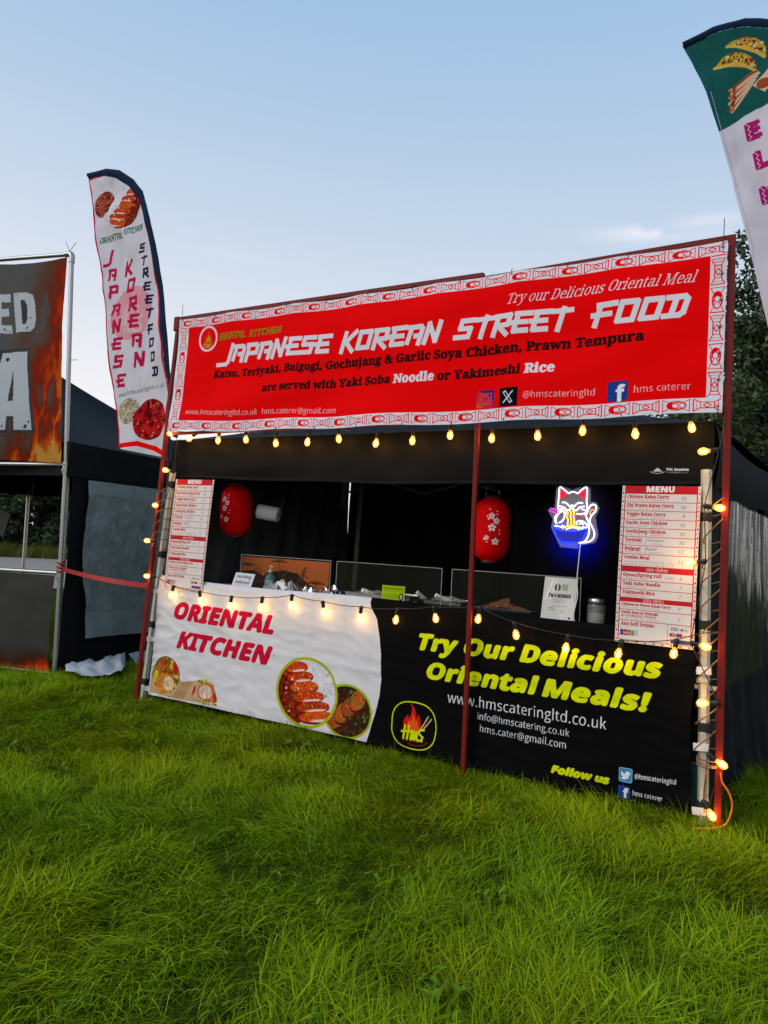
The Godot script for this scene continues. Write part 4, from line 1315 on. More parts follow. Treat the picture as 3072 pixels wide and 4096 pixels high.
func make_menus() -> void:
	var c := menu_art()
	var m := printed(c, 0.5)
	m.clearcoat_enabled = true
	m.clearcoat = 0.15
	m.clearcoat_roughness = 0.4
	for q in [[Vector3(0.19, 1.0, -0.045), Vector3(0.645, 0.996, -0.045), Vector3(0.237, 1.978, -0.05), "tall menu board tied to the leaning gazebo leg beside the small table card", "left"], [Vector3(4.11, 0.968, -0.045), Vector3(4.566, 0.966, -0.045), Vector3(4.121, 1.945, -0.05), "tall menu board tied to the gazebo leg beside the neon sign", "right"]]:
		var o: Vector3 = q[0]
		var ux: Vector3 = q[1] - q[0]
		var uy: Vector3 = q[2] - q[0]
		var t := thing("menu_board", q[3], "menu", o, "menu boards of the stall")
		var f := func(u: float, v: float) -> Vector3: return o + ux * u + uy * v + Vector3(0, 0, 0.006 * sin(v * PI) - 0.004 * sin(u * PI))
		part(MB.new().sheet(6, 14, f).done(), "sheet", m, t)
		part(MB.new().sheet(6, 14, func(u, v): return f.call(u, v) - Vector3(0, 0, 0.004)).done(), "backing", M.white_board, t)

func make_bulb_meshes() -> void:
	M.socket_mesh = MB.new().lathe([Vector2(0.0, 0.006), Vector2(0.009, 0.006), Vector2(0.011, 0.002), Vector2(0.017, -0.002), Vector2(0.017, -0.014), Vector2(0.0145, -0.018), Vector2(0.0145, -0.046), Vector2(0.013, -0.05), Vector2(0.0, -0.05)], Vector3.ZERO, 12).done()
	M.glass_mesh = MB.new().lathe([Vector2(0.011, -0.048), Vector2(0.0125, -0.056), Vector2(0.018, -0.068), Vector2(0.0225, -0.082), Vector2(0.0228, -0.094), Vector2(0.019, -0.107), Vector2(0.011, -0.116), Vector2(0.0, -0.119)], Vector3.ZERO, 16).done()
	var fil := MB.new()
	for k in 3:
		var a := TAU * k / 3.0
		fil.tube([Vector3(cos(a) * 0.004, -0.07, sin(a) * 0.004), Vector3(cos(a) * 0.006, -0.088, sin(a) * 0.006), Vector3(cos(a) * 0.004, -0.106, sin(a) * 0.004)], 0.003, 5)
	M.filament_mesh = fil.done()
	var g := mat(Color(1.0, 0.72, 0.3, 0.22), 0.04)
	g.transparency = BaseMaterial3D.TRANSPARENCY_ALPHA
	g.emission_enabled = true
	g.emission = Color(1.0, 0.7, 0.22)
	g.emission_energy_multiplier = 1.3
	M.bulb_glass = g
	M.filament = glowing(Color(1.0, 0.87, 0.55), 18.0)

# bulbs: [position of the glowing centre, direction from socket to tip]; cable runs past the socket tops
func make_string(label: String, bulbs: Array, lead_in: Array, lead_out: Array, sag: float, energy: float, at: Vector3) -> void:
	var t := thing("string_lights", label, "string lights", at, "warm string lights of the stall")
	var path := lead_in.duplicate()
	var prev = null
	for b in bulbs:
		var p: Vector3 = b[0]
		var d: Vector3 = (b[1] as Vector3).normalized()
		var top := p - d * 0.088
		if prev != null:
			for k in range(1, 4):
				var f := k / 4.0
				path.append((prev as Vector3).lerp(top, f) - Vector3(0, sag * 4.0 * f * (1.0 - f), 0))
		path.append(top)
		prev = top
		var y := -d
		var x := y.cross(Vector3(0.3, 0.2, 1.0)).normalized()
		var tr := Transform3D(Basis(x, y, x.cross(y)), top - at)
		var s := put(M.socket_mesh, "lamp_socket", M.black_plastic, t, tr)
		put(M.glass_mesh, "bulb", M.bulb_glass, s, Transform3D.IDENTITY)
		put(M.filament_mesh, "filament", M.filament, s, Transform3D.IDENTITY)
		var l := OmniLight3D.new()
		l.name = "bulb_light"
		l.light_color = Color(1.0, 0.73, 0.3)
		l.light_energy = energy
		l.light_size = 0.012
		l.omni_range = 8.0
		l.omni_attenuation = 2.0
		l.shadow_enabled = true
		l.position = Vector3(0, -0.088, 0)
		s.add_child(l, true)
	path.append_array(lead_out)
	part(MB.new().tube(path, 0.0032, 5).done(), "cable", M.black_plastic, t)

func make_lights() -> void:
	make_bulb_meshes()
	rng.seed = 7
	var down := func() -> Vector3: return Vector3(rr(-0.22, 0.22), -1.0, rr(-0.08, 0.2))
	var e := 0.0075
	# along the foot of the red sign
	var b := []
	for q in [[0.388, 2.339], [0.727, 2.314], [1.039, 2.312], [1.358, 2.273], [1.675, 2.275], [1.974, 2.293], [2.31, 2.251], [2.62, 2.263], [2.921, 2.294], [3.237, 2.264], [3.562, 2.273], [3.86, 2.297], [4.189, 2.267], [4.515, 2.296]]:
		b.append([Vector3(q[0], q[1], -0.025), Vector3(-0.7, -0.6, 0.2) if q[0] < 0.5 else down.call()])
	make_string("string of warm bulbs hung below the red sign", b, [Vector3(0.16, 2.42, 0.03), Vector3(0.3, 2.4, 0.01)], [Vector3(4.62, 2.36, -0.01), Vector3(4.69, 2.34, 0.03)], 0.012, e * 1.7, Vector3(2.4, 2.36, 0.0))
	# along the top of the counter cloth
	b = []
	for q in [[0.32, 0.944], [0.673, 0.921], [1.002, 0.905], [1.33, 0.926], [1.631, 0.968], [1.945, 0.943], [2.27, 0.931], [2.575, 0.948], [2.893, 0.99], [3.21, 1.017], [3.484, 0.938], [3.816, 0.892], [4.142, 0.894], [4.461, 0.935]]:
		b.append([Vector3(q[0], q[1], -0.008), down.call()])
	make_string("string of warm bulbs hung along the counter cloth", b, [Vector3(0.07, 1.13, 0.03), Vector3(0.2, 1.07, 0.0)], [Vector3(4.6, 1.07, 0.0), Vector3(4.72, 1.1, 0.03)], 0.01, e * 0.4, Vector3(2.4, 1.0, 0.0))
	# down the leaning post
	b = []
	for q in [[0.215, 2.375, 0.0, 0.3, -0.6], [0.195, 2.05, -0.2, 0.2, -0.4], [0.1, 1.733, -1.0, 0.1, 0.2], [0.03, 1.412, -1.0, 0.1, 0.2], [0.06, 1.096, -1.0, 0.0, 0.2]]:
		b.append([Vector3(q[0], q[1], 0.045), Vector3(q[2], q[3] * 0.2, 0.8 if q[2] > -0.5 else 0.25)])
	make_string("string of warm bulbs running down the leaning red post", b, [Vector3(0.17, 2.45, 0.0)], [Vector3(0.07, 1.12, 0.03)], -0.002, e * 0.8, Vector3(0.1, 1.7, 0.04))
	# down the post beside the trees
	b = []
	for q in [[4.59, 2.14, -1.0], [4.689, 1.808, 1.0], [4.538, 1.483, -1.0], [4.64, 1.003, 1.0], [4.629, 0.68, -1.0], [4.745, 0.354, 1.0], [4.7, 0.06, 0.4]]:
		b.append([Vector3(q[0], q[1], 0.055), Vector3(q[2], -0.12 if q[1] > 0.4 else -0.5, 0.25)])
	make_string("string of warm bulbs running down the upright post beside the side wall", b, [Vector3(4.7, 2.34, 0.03)], [Vector3(4.7, 0.2, 0.0), Vector3(4.66, -0.02, 0.03)], -0.002, e, Vector3(4.68, 1.2, 0.04))

func make_lanterns() -> void:
	var blossom := func(c: Canvas, x: float, y: float, s: float) -> void:
		for k in 5:
			var a := TAU * k / 5.0 + 0.3
			c.ellipse(x + cos(a) * s * 0.6, y + sin(a) * s * 0.6, s * 0.42, s * 0.36, Color(0.9, 0.8, 0.78), 12, a)
		c.ellipse(x, y, s * 0.22, s * 0.22, Color(0.72, 0.3, 0.3), 8)
	var art := Canvas.new(0.0, 0.0, 0.88, 0.47, 1024, Color(0.86, 0.02, 0.04))
	rng.seed = 12
	for k in 60:
		art.rect(0, k * 0.0078, 0.88, k * 0.0078 + 0.0012, Color(0.68, 0.015, 0.03))
	art.stroke([Vector2(0.46, 0.13), Vector2(0.43, 0.2), Vector2(0.425, 0.26), Vector2(0.43, 0.33)], 0.006, Color(0.2, 0.04, 0.04))
	for q in [[0.425, 0.33, 0.024], [0.46, 0.295, 0.024], [0.43, 0.245, 0.03], [0.395, 0.17, 0.017], [0.458, 0.145, 0.027]]:
		blossom.call(art, q[0], q[1], q[2])
	for k in 16:
		art.ellipse(0.43 + rr(-0.06, 0.07), rr(0.12, 0.38), 0.0075, 0.005, Color(0.88, 0.74, 0.72), 8, rr(0, 3))
	var m := printed(art, 0.6, 0.3)
	var prof := []
	var steps := 60
	for k in steps + 1:
		var f := float(k) / steps
		var y := lerpf(-0.235, 0.235, f)
		var q := absf(f - 0.5) * 2.0
		var r := 0.143 * pow(maxf(0.0, 1.0 - pow(q, 4.5)), 0.5)
		r = maxf(r, 0.062)
		prof.append(Vector2(r + (0.0025 if k % 2 == 0 else -0.002), y))
	var body := MB.new().lathe(prof, Vector3.ZERO, 40, true).done()
	var cap := MB.new().lathe([Vector2(0.055, 0.0), Vector2(0.065, 0.0), Vector2(0.065, 0.022), Vector2(0.055, 0.022), Vector2(0.055, 0.0)], Vector3.ZERO, 24).done()
	for q in [[Vector3(0.64, 1.735, -0.42), -1.05, "red paper lantern with white blossoms hanging beside the paper roll"], [Vector3(3.115, 1.65, -0.42), -0.52, "red paper lantern with white blossoms hanging behind the middle post"]]:
		var at: Vector3 = q[0]
		var t := thing("paper_lantern", q[2], "lantern", at, "red blossom lanterns")
		# u = 0.5 of the print looks towards -z of the lathe, so turn it to the front
		put(body, "shade", m, t, Transform3D(Basis(Vector3.UP, PI + q[1] + 1.0), Vector3.ZERO))
		put(cap, "cap", M.black_plastic, t, Transform3D(Basis.IDENTITY, Vector3(0, 0.232, 0)))
		put(cap, "cap", M.black_plastic, t, Transform3D(Basis.IDENTITY, Vector3(0, -0.254, 0)))
		part(MB.new().tube([at + Vector3(-0.055, 0.25, 0), at + Vector3(-0.05, 0.3, 0), at + Vector3(0, 0.33, 0), at + Vector3(0.05, 0.3, 0), at + Vector3(0.055, 0.25, 0)], 0.003, 5).done(), "handle", M.steel, t)
		part(MB.new().tube([at + Vector3(0, 0.33, 0), at + Vector3(-0.02, 0.62, 0.02)], 0.003, 5).done(), "cord", M.black_plastic, t)
	# small white cord that holds the second lantern to the roof bar

func make_roll() -> void:
	var at := Vector3(0.87, 1.728, -0.6)
	var t := thing("paper_roll", "white paper towel roll hanging on a cord", "paper roll", at)
	var ax := Basis(Vector3(0, 0, 1), PI / 2 - 0.12) * Basis.IDENTITY
	ax = Basis(Vector3.UP, 0.35) * ax
	var outer := MB.new().lathe([Vector2(0.022, -0.1), Vector2(0.066, -0.1), Vector2(0.068, -0.098), Vector2(0.068, 0.098), Vector2(0.066, 0.1), Vector2(0.022, 0.1)], Vector3.ZERO, 28).done()
	put(outer, "paper", M.paper, t, Transform3D(ax, Vector3.ZERO))
	put(MB.new().lathe([Vector2(0.0225, -0.1), Vector2(0.0225, 0.1), Vector2(0.0205, 0.1), Vector2(0.0205, -0.1), Vector2(0.0225, -0.1)], Vector3.ZERO, 20).done(), "core", M.card, t, Transform3D(ax, Vector3.ZERO))
	part(MB.new().tube([at + Vector3(-0.13, 0.35, -0.02), at + Vector3(-0.1, -0.012, 0.035), at + Vector3(0.1, 0.012, -0.035), at + Vector3(0.2, 0.4, -0.05)], 0.0018, 5).done(), "cord", M.card, t)

const NEON := {
	"outline":[-0.09,-0.054,-0.103,-0.03,-0.1,-0.001,-0.078,0.02,-0.086,0.053,-0.084,0.103,-0.083,0.16,-0.081,0.191,-0.072,0.197,-0.044,0.177,-0.017,0.155,-0.003,0.164,0.017,0.166,0.034,0.16,0.045,0.156,0.069,0.18,0.093,0.197,0.104,0.192,0.107,0.154,0.105,0.106,0.11,0.057,0.1,0.021,0.112,-0.011,0.126,-0.043,0.13,-0.083,0.126,-0.123,0.111,-0.156,0.092,-0.171,0.064,-0.175],
	"tail":[0.064,-0.175,0.12,-0.169,0.151,-0.152,0.165,-0.125,0.162,-0.094,0.147,-0.062,0.133,-0.035,0.135,-0.006,0.148,0.018,0.166,0.039,0.17,0.063,0.163,0.079,0.145,0.083,0.128,0.07,0.117,0.046,0.108,0.017],
	"chin":[-0.077,0.037,-0.055,0.042,-0.038,0.026,-0.029,0.02],
	"mouth":[-0.043,0.056,-0.026,0.042,-0.006,0.045,0.008,0.061,0.023,0.043,0.043,0.042,0.056,0.056],
	"nose":[-0.005,0.069,0.003,0.073,0.015,0.074,0.022,0.068,0.01,0.059,-0.003,0.065],
	"eyeL":[-0.059,0.091,-0.041,0.094,-0.024,0.083,-0.009,0.069],
	"eyeR":[0.026,0.066,0.037,0.082,0.057,0.093,0.081,0.091],
	"w1":[-0.078,0.068,-0.051,0.062,-0.035,0.054],
	"w2":[-0.075,0.047,-0.055,0.052],
	"w3":[0.094,0.069,0.066,0.065,0.049,0.054],
	"w4":[0.097,0.045,0.071,0.051],
	"neckline":[0.04,0.019,0.068,0.016,0.092,0.023],
	"armL":[-0.09,-0.054,-0.097,-0.029,-0.088,0.004,-0.066,0.029,-0.046,0.031,-0.037,0.009,-0.044,-0.02,-0.059,-0.039,-0.075,-0.045],
	"pawR":[0.047,-0.053,0.043,-0.041,0.054,-0.031,0.074,-0.028,0.094,-0.036,0.115,-0.055,0.116,-0.071,0.084,-0.07],
	"pawR2":[0.063,-0.055,0.071,-0.041,0.083,-0.044,0.087,-0.056],
	"earL":[-0.069,0.175,-0.068,0.119,-0.054,0.128,-0.027,0.149,-0.069,0.175],
	"earR":[0.095,0.177,0.092,0.12,0.075,0.132,0.052,0.152,0.095,0.177],
	"stickA":[-0.14,0.05,-0.113,0.046,-0.083,0.033],
	"stickB":[-0.141,0.035,-0.116,0.026,-0.086,0.016],
	"stickC":[0.032,0.011,0.069,0.008,0.091,0.005],
	"stickD":[-0.028,0.005,0.004,0.002,0.041,-0.006],
	"nood1":[-0.024,0.038,-0.017,0.018,-0.022,-0.003,-0.013,-0.027,-0.016,-0.047,-0.013,-0.068],
	"nood2":[-0.003,0.039,0.006,0.018,0.0,-0.002,0.01,-0.026,0.006,-0.047,0.007,-0.067],
	"nood3":[0.017,0.039,0.027,0.019,0.021,-0.001,0.03,-0.026,0.025,-0.046,0.028,-0.066],
	"nood4":[-0.049,-0.083,-0.025,-0.07,0.011,-0.065,0.048,-0.068,0.072,-0.077],
	"nood5":[-0.026,-0.089,0.008,-0.076,0.04,-0.076,0.065,-0.089],
	"nood6":[-0.103,-0.069,-0.074,-0.07,-0.045,-0.079],
	"nood7":[-0.054,-0.061,-0.033,-0.072],
	"nood8":[0.064,-0.071,0.089,-0.084],
	"tailin":[0.134,0.012,0.131,0.03,0.141,0.046,0.158,0.048],
	"bowlrim":[-0.116,-0.071,-0.098,-0.085,-0.053,-0.098,0.009,-0.101,0.065,-0.095,0.112,-0.081,0.12,-0.073],
	"bowlback":[-0.116,-0.069,-0.091,-0.06,-0.046,-0.054,-0.022,-0.054],
	"bowl":[-0.116,-0.071,-0.097,-0.112,-0.079,-0.148,-0.057,-0.171,-0.02,-0.176,0.028,-0.176,0.068,-0.17,0.091,-0.145,0.109,-0.108,0.12,-0.073],
	"foot":[-0.057,-0.173,-0.048,-0.189,-0.028,-0.195,0.049,-0.197,0.062,-0.176],
}

func make_neon() -> void:
	var o := Vector2(3.76, 1.75)
	var z := -0.2
	var at := Vector3(o.x, 1.55, z)
	var t := thing("neon_sign", "glowing neon sign of a cat eating noodles from a blue bowl", "neon sign", at)
	var white := glowing(Color(0.95, 0.9, 1.0), 1.7)
	var yellow := glowing(Color(1.0, 0.85, 0.02), 1.6)
	var blue := glowing(Color(0.02, 0.16, 1.0), 2.6)
	var pink := glowing(Color(1.0, 0.02, 0.18), 1.3)
	var purple := glowing(Color(0.85, 0.02, 0.8), 1.4)
	var orange := glowing(Color(1.0, 0.45, 0.12), 1.6)
	for k in NEON:
		var m := white
		var r := 0.0044
		if k.begins_with("nood"):
			m = yellow
			r = 0.0042
			if k in ["nood6", "nood7", "nood8", "nood5"]:
				m = white
		elif k.begins_with("bowl") or k == "foot":
			m = blue
			r = 0.0038
		elif k.begins_with("ear"):
			m = pink
		elif k.begins_with("stick"):
			m = purple if k in ["stickA", "stickB", "stickD"] else pink
		elif k == "tailin":
			m = orange
		elif k in ["w1", "w2", "w3", "w4", "nose", "pawR2"]:
			r = 0.004
		var pts := v2(NEON[k], z + 0.008, o)
		if not k.begins_with("ear"):
			pts = curve(pts, 4)
		part(MB.new().tube(pts, r, 7).done(), "neon_tube", m, t)
	# acrylic: a clear back plate, and printed insets for the bowl, the head and the ears
	var back := PackedVector2Array()
	for p in [[-0.16, 0.04], [-0.11, 0.06], [-0.105, 0.2], [-0.07, 0.215], [0.0, 0.18], [0.1, 0.215], [0.125, 0.2], [0.13, 0.1], [0.165, 0.1], [0.19, 0.06], [0.165, 0.0], [0.19, -0.12], [0.17, -0.17], [0.08, -0.19], [0.055, -0.215], [-0.06, -0.21], [-0.13, -0.08], [-0.12, -0.02]]:
		back.append(Vector2(p[0], p[1]) + o)
	part(MB.new().plate(back, z, 0.005).done(), "back_plate", M.acrylic, t)
	var bowl := PackedVector2Array()
	for k in range(0, NEON.bowl.size(), 2):
		bowl.append(Vector2(NEON.bowl[k], NEON.bowl[k + 1]) + o)
	for p in [[0.065, -0.095], [0.009, -0.101], [-0.053, -0.098], [-0.098, -0.085]]:
		bowl.append(Vector2(p[0], p[1]) + o)
	part(MB.new().plate(bowl, z + 0.004, 0.003).done(), "bowl_inset", mat(lin(0.002, 0.012, 0.5), 0.3), t)
	var head := PackedVector2Array()
	for p in [[-0.08, 0.05], [-0.075, 0.115], [-0.02, 0.15], [0.04, 0.15], [0.095, 0.115], [0.1, 0.05], [0.06, 0.02], [-0.04, 0.02]]:
		head.append(Vector2(p[0], p[1]) + o)
	part(MB.new().plate(head, z + 0.003, 0.002).done(), "head_inset", mat(lin(0.2, 0.19, 0.21), 0.3), t)
	for k in ["earL", "earR"]:
		var ear := PackedVector2Array()
		for j in range(0, 8, 2):
			ear.append(Vector2(NEON[k][j], NEON[k][j + 1]) + o)
		part(MB.new().plate(ear, z + 0.006, 0.003).done(), "ear_inset", mat(lin(0.7, 0.01, 0.06), 0.3), t)
	part(MB.new().tube(curve([Vector3(3.835, 1.575, z), Vector3(3.83, 1.45, z + 0.01), Vector3(3.822, 1.32, z), Vector3(3.83, 1.22, z), Vector3(3.81, 1.1, z), Vector3(3.82, 1.03, z - 0.02)], 5), 0.0035, 6).done(), "power_lead", M.white_plastic, t)
	for x in [3.68, 3.86]:
		part(MB.new().tube([Vector3(x, 1.95, z), Vector3(x + 0.01, 2.2, z + 0.02)], 0.001, 4).done(), "hanging_wire", M.steel, t)
	for q in [[Vector3(3.76, 1.61, z - 0.012), Color(0.01, 0.08, 1.0), 4.0, 1.0], [Vector3(3.78, 1.84, z - 0.012), Color(0.75, 0.66, 1.0), 0.35, 1.0], [Vector3(3.76, 1.62, z + 0.05), Color(0.05, 0.2, 1.0), 0.006, -1.0], [Vector3(3.78, 1.82, z + 0.05), Color(0.85, 0.8, 1.0), 0.006, -1.0]]:
		var l := SpotLight3D.new()
		l.name = "neon_light"
		l.light_color = q[1]
		l.light_energy = q[2]
		l.light_size = 0.06
		l.spot_angle = 64.0
		l.spot_angle_attenuation = 1.0
		l.spot_range = 6.0
		l.spot_attenuation = 2.0
		l.shadow_enabled = true
		l.position = q[0] - at
		if q[3] < 0.0:
			l.rotation.y = PI
		t.add_child(l, true)
	# black backdrop added close behind the sign to catch its blue glow
	var n := FastNoiseLite.new()
	n.seed = 50
	n.frequency = 2.0
	var cu := thing("added_backdrop", "black backdrop cloth added behind the neon sign to catch its glow", "added_backdrop", Vector3(3.7, 1.04, -0.38))
	part(MB.new().sheet(40, 14, func(u, v): return Vector3(lerpf(3.3, 4.08, u), lerpf(1.04, 2.2, v), -0.38 + 0.004 * sin(u * 22.0) + n.get_noise_2d(u * 2.0, v * 1.4) * 0.02)).done(), "cloth", M.backdrop_black, cu)

func card(called: String, label: String, category: String, c: Canvas, o: Vector3, ux: Vector3, uy: Vector3, m0: StandardMaterial3D = null) -> Node3D:
	var t := thing(called, label, category, o)
	var m := printed(c, 0.5) if m0 == null else m0
	part(MB.new().sheet(4, 4, func(u, v): return o + ux * u + uy * v + Vector3(0, 0, 0.003 * sin(u * PI))).done(), "print", m, t)
	part(MB.new().sheet(4, 4, func(u, v): return o + ux * u + uy * v + Vector3(0, 0, 0.003 * sin(u * PI) - 0.002)).done(), "backing", M.white_board, t)
	return t

func tray(at: Vector3, w: float, d: float, h: float, label: String, food: Color, food2: Color, heap: float, seed_: int) -> void:
	var t := thing("food_tray", label, "tray", at, "steel food trays on the counter")
	var mb := MB.new()
	mb.flat()
	# rim, walls and floor
	var lv := [[0.02, h, 0], [0.0, h + 0.004, 0], [-0.012, h, 1], [-0.02, 0.02, 1], [-0.03, 0.012, 1]]
	var ringof := func(off: float, y: float) -> Array: return [at + Vector3(-w / 2 - off, y, -d / 2 - off), at + Vector3(w / 2 + off, y, -d / 2 - off), at + Vector3(w / 2 + off, y, d / 2 + off), at + Vector3(-w / 2 - off, y, d / 2 + off)]
	for k in lv.size() - 1:
		var a: Array = ringof.call(lv[k][0], lv[k][1])
		var b: Array = ringof.call(lv[k + 1][0], lv[k + 1][1])
		for j in 4:
			mb.quad(a[j], a[(j + 1) % 4], b[(j + 1) % 4], b[j])
	var fl: Array = ringof.call(-0.03, 0.012)
	mb.quad(fl[0], fl[1], fl[2], fl[3])
	part(mb.done(), "pan", M.pan, t)
	var n := FastNoiseLite.new()
	n.seed = seed_
	n.frequency = 12.0
	part(MB.new().sheet(36, 30, func(u, v):
		var x := lerpf(-w / 2 + 0.02, w / 2 - 0.02, u)
		var z := lerpf(-d / 2 + 0.02, d / 2 - 0.02, v)
		var y := h * 0.75 + heap * exp(-pow(x / (w * 0.3), 2.0) - pow(z / (d * 0.35), 2.0)) + n.get_noise_2d(x * 2.0, z * 2.0) * 0.02
		return at + Vector3(x, y, z)).done(), "food", grained(food, food2, 0.12, 5.0, 0.45, 0.0, 1.0, seed_), t)

func make_counter() -> void:
	var t := thing("serving_table", "long table with a dark top behind the counter cloth", "table", Vector3(2.35, GY, -0.5))
	part(MB.new().box(Vector3(2.35, 1.005, -0.5), Vector3(4.3, 0.035, 0.76), Basis.IDENTITY, 0.006).done(), "table_top", M.dark_top, t)
	for x in [0.35, 1.65, 3.05, 4.35]:
		for z in [-0.18, -0.82]:
			part(MB.new().tube([Vector3(x, GY, z), Vector3(x, 0.97, z)], 0.016, 8).done(), "leg", M.steel, t)
	part(MB.new().sheet(50, 8, func(u, v): return Vector3(lerpf(0.22, 2.35, u), 1.03 + 0.004 * sin(u * 40.0), lerpf(-0.12, -0.8, v))).done(), "table_cloth", M.white_cloth, t)
	# sneeze guards
	var labels := ["clear sneeze guard standing before the orange reflection panel", "clear sneeze guard with the green rating card on it", "clear sneeze guard beside the neon sign's lead"]
	var gx := [[0.84, 1.79], [1.85, 2.79], [2.872, 3.825]]
	for k in 3:
		var g := thing("sneeze_guard", labels[k], "sneeze guard", Vector3((gx[k][0] + gx[k][1]) / 2, 1.01, -0.3), "clear sneeze guards along the counter")
		var a: float = gx[k][0]
		var b: float = gx[k][1]
		var pane := MB.new()
		pane.flat()
		pane.quad(Vector3(a, 1.02, -0.3), Vector3(b, 1.02, -0.3), Vector3(b, 1.338, -0.3), Vector3(a, 1.338, -0.3))
		part(pane.done(), "pane", M.pane, g)
		for q in [[Vector3(a, 1.02, -0.3), Vector3(a, 1.338, -0.3)], [Vector3(b, 1.02, -0.3), Vector3(b, 1.338, -0.3)], [Vector3(a, 1.338, -0.3), Vector3(b, 1.338, -0.3)]]:
			part(MB.new().beam(q[0], q[1], 0.004, 0.005, 0.001).done(), "edge", M.acrylic_edge, g)
		for x in [a + 0.08, b - 0.08]:
			part(MB.new().box(Vector3(x, 1.02, -0.33), Vector3(0.012, 0.02, 0.16), Basis.IDENTITY, 0.003).done(), "foot", M.acrylic_edge, g)
	# added panel painted with the guard's orange reflection, dark palms and a mound
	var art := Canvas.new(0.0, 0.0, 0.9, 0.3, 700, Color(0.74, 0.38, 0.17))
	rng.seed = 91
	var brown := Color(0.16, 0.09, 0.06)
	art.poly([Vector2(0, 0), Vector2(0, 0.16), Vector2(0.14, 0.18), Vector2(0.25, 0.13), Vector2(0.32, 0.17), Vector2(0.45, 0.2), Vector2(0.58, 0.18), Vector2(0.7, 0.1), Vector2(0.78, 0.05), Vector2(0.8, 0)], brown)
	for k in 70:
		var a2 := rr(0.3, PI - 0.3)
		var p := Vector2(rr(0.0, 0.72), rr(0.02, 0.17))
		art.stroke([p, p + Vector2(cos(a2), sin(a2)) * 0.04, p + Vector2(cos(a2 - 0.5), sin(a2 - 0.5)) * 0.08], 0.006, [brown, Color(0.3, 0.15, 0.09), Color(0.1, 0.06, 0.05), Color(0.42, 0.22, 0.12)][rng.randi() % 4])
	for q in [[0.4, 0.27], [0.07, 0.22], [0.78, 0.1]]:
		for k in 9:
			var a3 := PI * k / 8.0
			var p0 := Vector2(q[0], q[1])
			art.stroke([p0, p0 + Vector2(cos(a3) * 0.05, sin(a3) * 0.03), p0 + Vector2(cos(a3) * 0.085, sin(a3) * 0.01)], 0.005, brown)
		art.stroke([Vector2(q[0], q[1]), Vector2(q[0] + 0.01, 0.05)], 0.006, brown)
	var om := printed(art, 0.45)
	card("reflection_panel", "added panel painted with the orange reflection and dark palms of the sneeze guard", "panel", art, Vector3(0.745, 1.035, -0.42), Vector3(0.95, 0, 0), Vector3(0, 0.285, -0.005), om)
	# cards
	var al := Canvas.new(0.0, 0.0, 0.21, 0.125, 420, Color(0.84, 0.83, 0.86))
	al.text("Food Allergy", 0.025, 0.083, 0.16, 0.024, Color(0.2, 0.2, 0.26), "Droid Sans", 400, 0.0, 0.001)
	al.text("or", 0.098, 0.065, 0.014, 0.008, Color(0.3, 0.3, 0.36))
	al.text("Intolerance?", 0.025, 0.036, 0.16, 0.024, Color(0.2, 0.2, 0.26), "Droid Sans", 400, 0.0, 0.001)
	for k in 3:
		al.rect(0.04, 0.012 + k * 0.007, 0.165, 0.014 + k * 0.007, Color(0.6, 0.6, 0.64))
	card("allergy_card", "white food allergy notice standing on the counter edge", "notice", al, Vector3(0.868, 1.06, -0.16), Vector3(0.212, -0.004, 0.0), Vector3(0.02, 0.125, -0.03))
	var hy := Canvas.new(0.0, 0.0, 0.2, 0.138, 420, Color(0.6, 0.72, 0.06))
	var hb := Color(0.12, 0.16, 0.04)
	hy.text("FOOD HYGIENE RATING", 0.012, 0.108, 0.176, 0.014, hb, "Droid Sans", 700)
	hy.rect(0.008, 0.094, 0.192, 0.096, hb)
	for k in 5:
		hy.ring(0.022 + k * 0.028, 0.055, 0.011, 0.016, 0.0022, hb)
		hy.text(str(k), 0.018 + k * 0.028, 0.048, 0.008, 0.014, hb)
	hy.ellipse(0.17, 0.055, 0.02, 0.028, hb)
	hy.text("5", 0.161, 0.04, 0.018, 0.03, Color(0.9, 0.95, 0.8), "Droid Sans", 700)
	hy.text("VERY GOOD", 0.145, 0.008, 0.045, 0.008, hb, "Droid Sans", 700)
	card("rating_card", "bright green food hygiene rating card on a sneeze guard", "card", hy, Vector3(2.29, 1.04, -0.286), Vector3(0.2, 0.002, 0), Vector3(0, 0.138, -0.004))
	var me := Canvas.new(0.0, 0.0, 0.225, 0.29, 520, Color(0.8, 0.79, 0.76))
	me.stroke([Vector2(0.02, 0.14), Vector2(0.06, 0.27)], 0.016, Color(0.88, 0.87, 0.85))
	me.stroke([Vector2(0.05, 0.14), Vector2(0.085, 0.27)], 0.01, Color(0.88, 0.87, 0.85))
	me.ellipse(0.17, 0.08, 0.05, 0.1, Color(0.86, 0.85, 0.83), 30)
	me.ellipse(0.095, 0.222, 0.022, 0.026, Color(0.25, 0.38, 0.24), 24)
	me.stroke([Vector2(0.095, 0.2), Vector2(0.095, 0.24)], 0.008, Color(0.85, 0.85, 0.82))
	for k in 3:
		me.rect(0.125, 0.206 + k * 0.011, 0.165, 0.213 + k * 0.011, Color(0.45, 0.55, 0.42))
	me.text("NCASS", 0.125, 0.236, 0.04, 0.011, Color(0.35, 0.5, 0.34), "Droid Sans", 700)
	me.text("I'M A MEMBER", 0.04, 0.155, 0.15, 0.024, Color(0.22, 0.22, 0.22), "Droid Sans", 700, 0.0, 0.001)
	for k in 4:
		me.rect(0.06 + k * 0.006, 0.142 - k * 0.008, 0.17 - k * 0.006, 0.145 - k * 0.008, Color(0.6, 0.6, 0.58))
	me.rect(0.065, 0.095, 0.165, 0.098, Color(0.4, 0.4, 0.4))
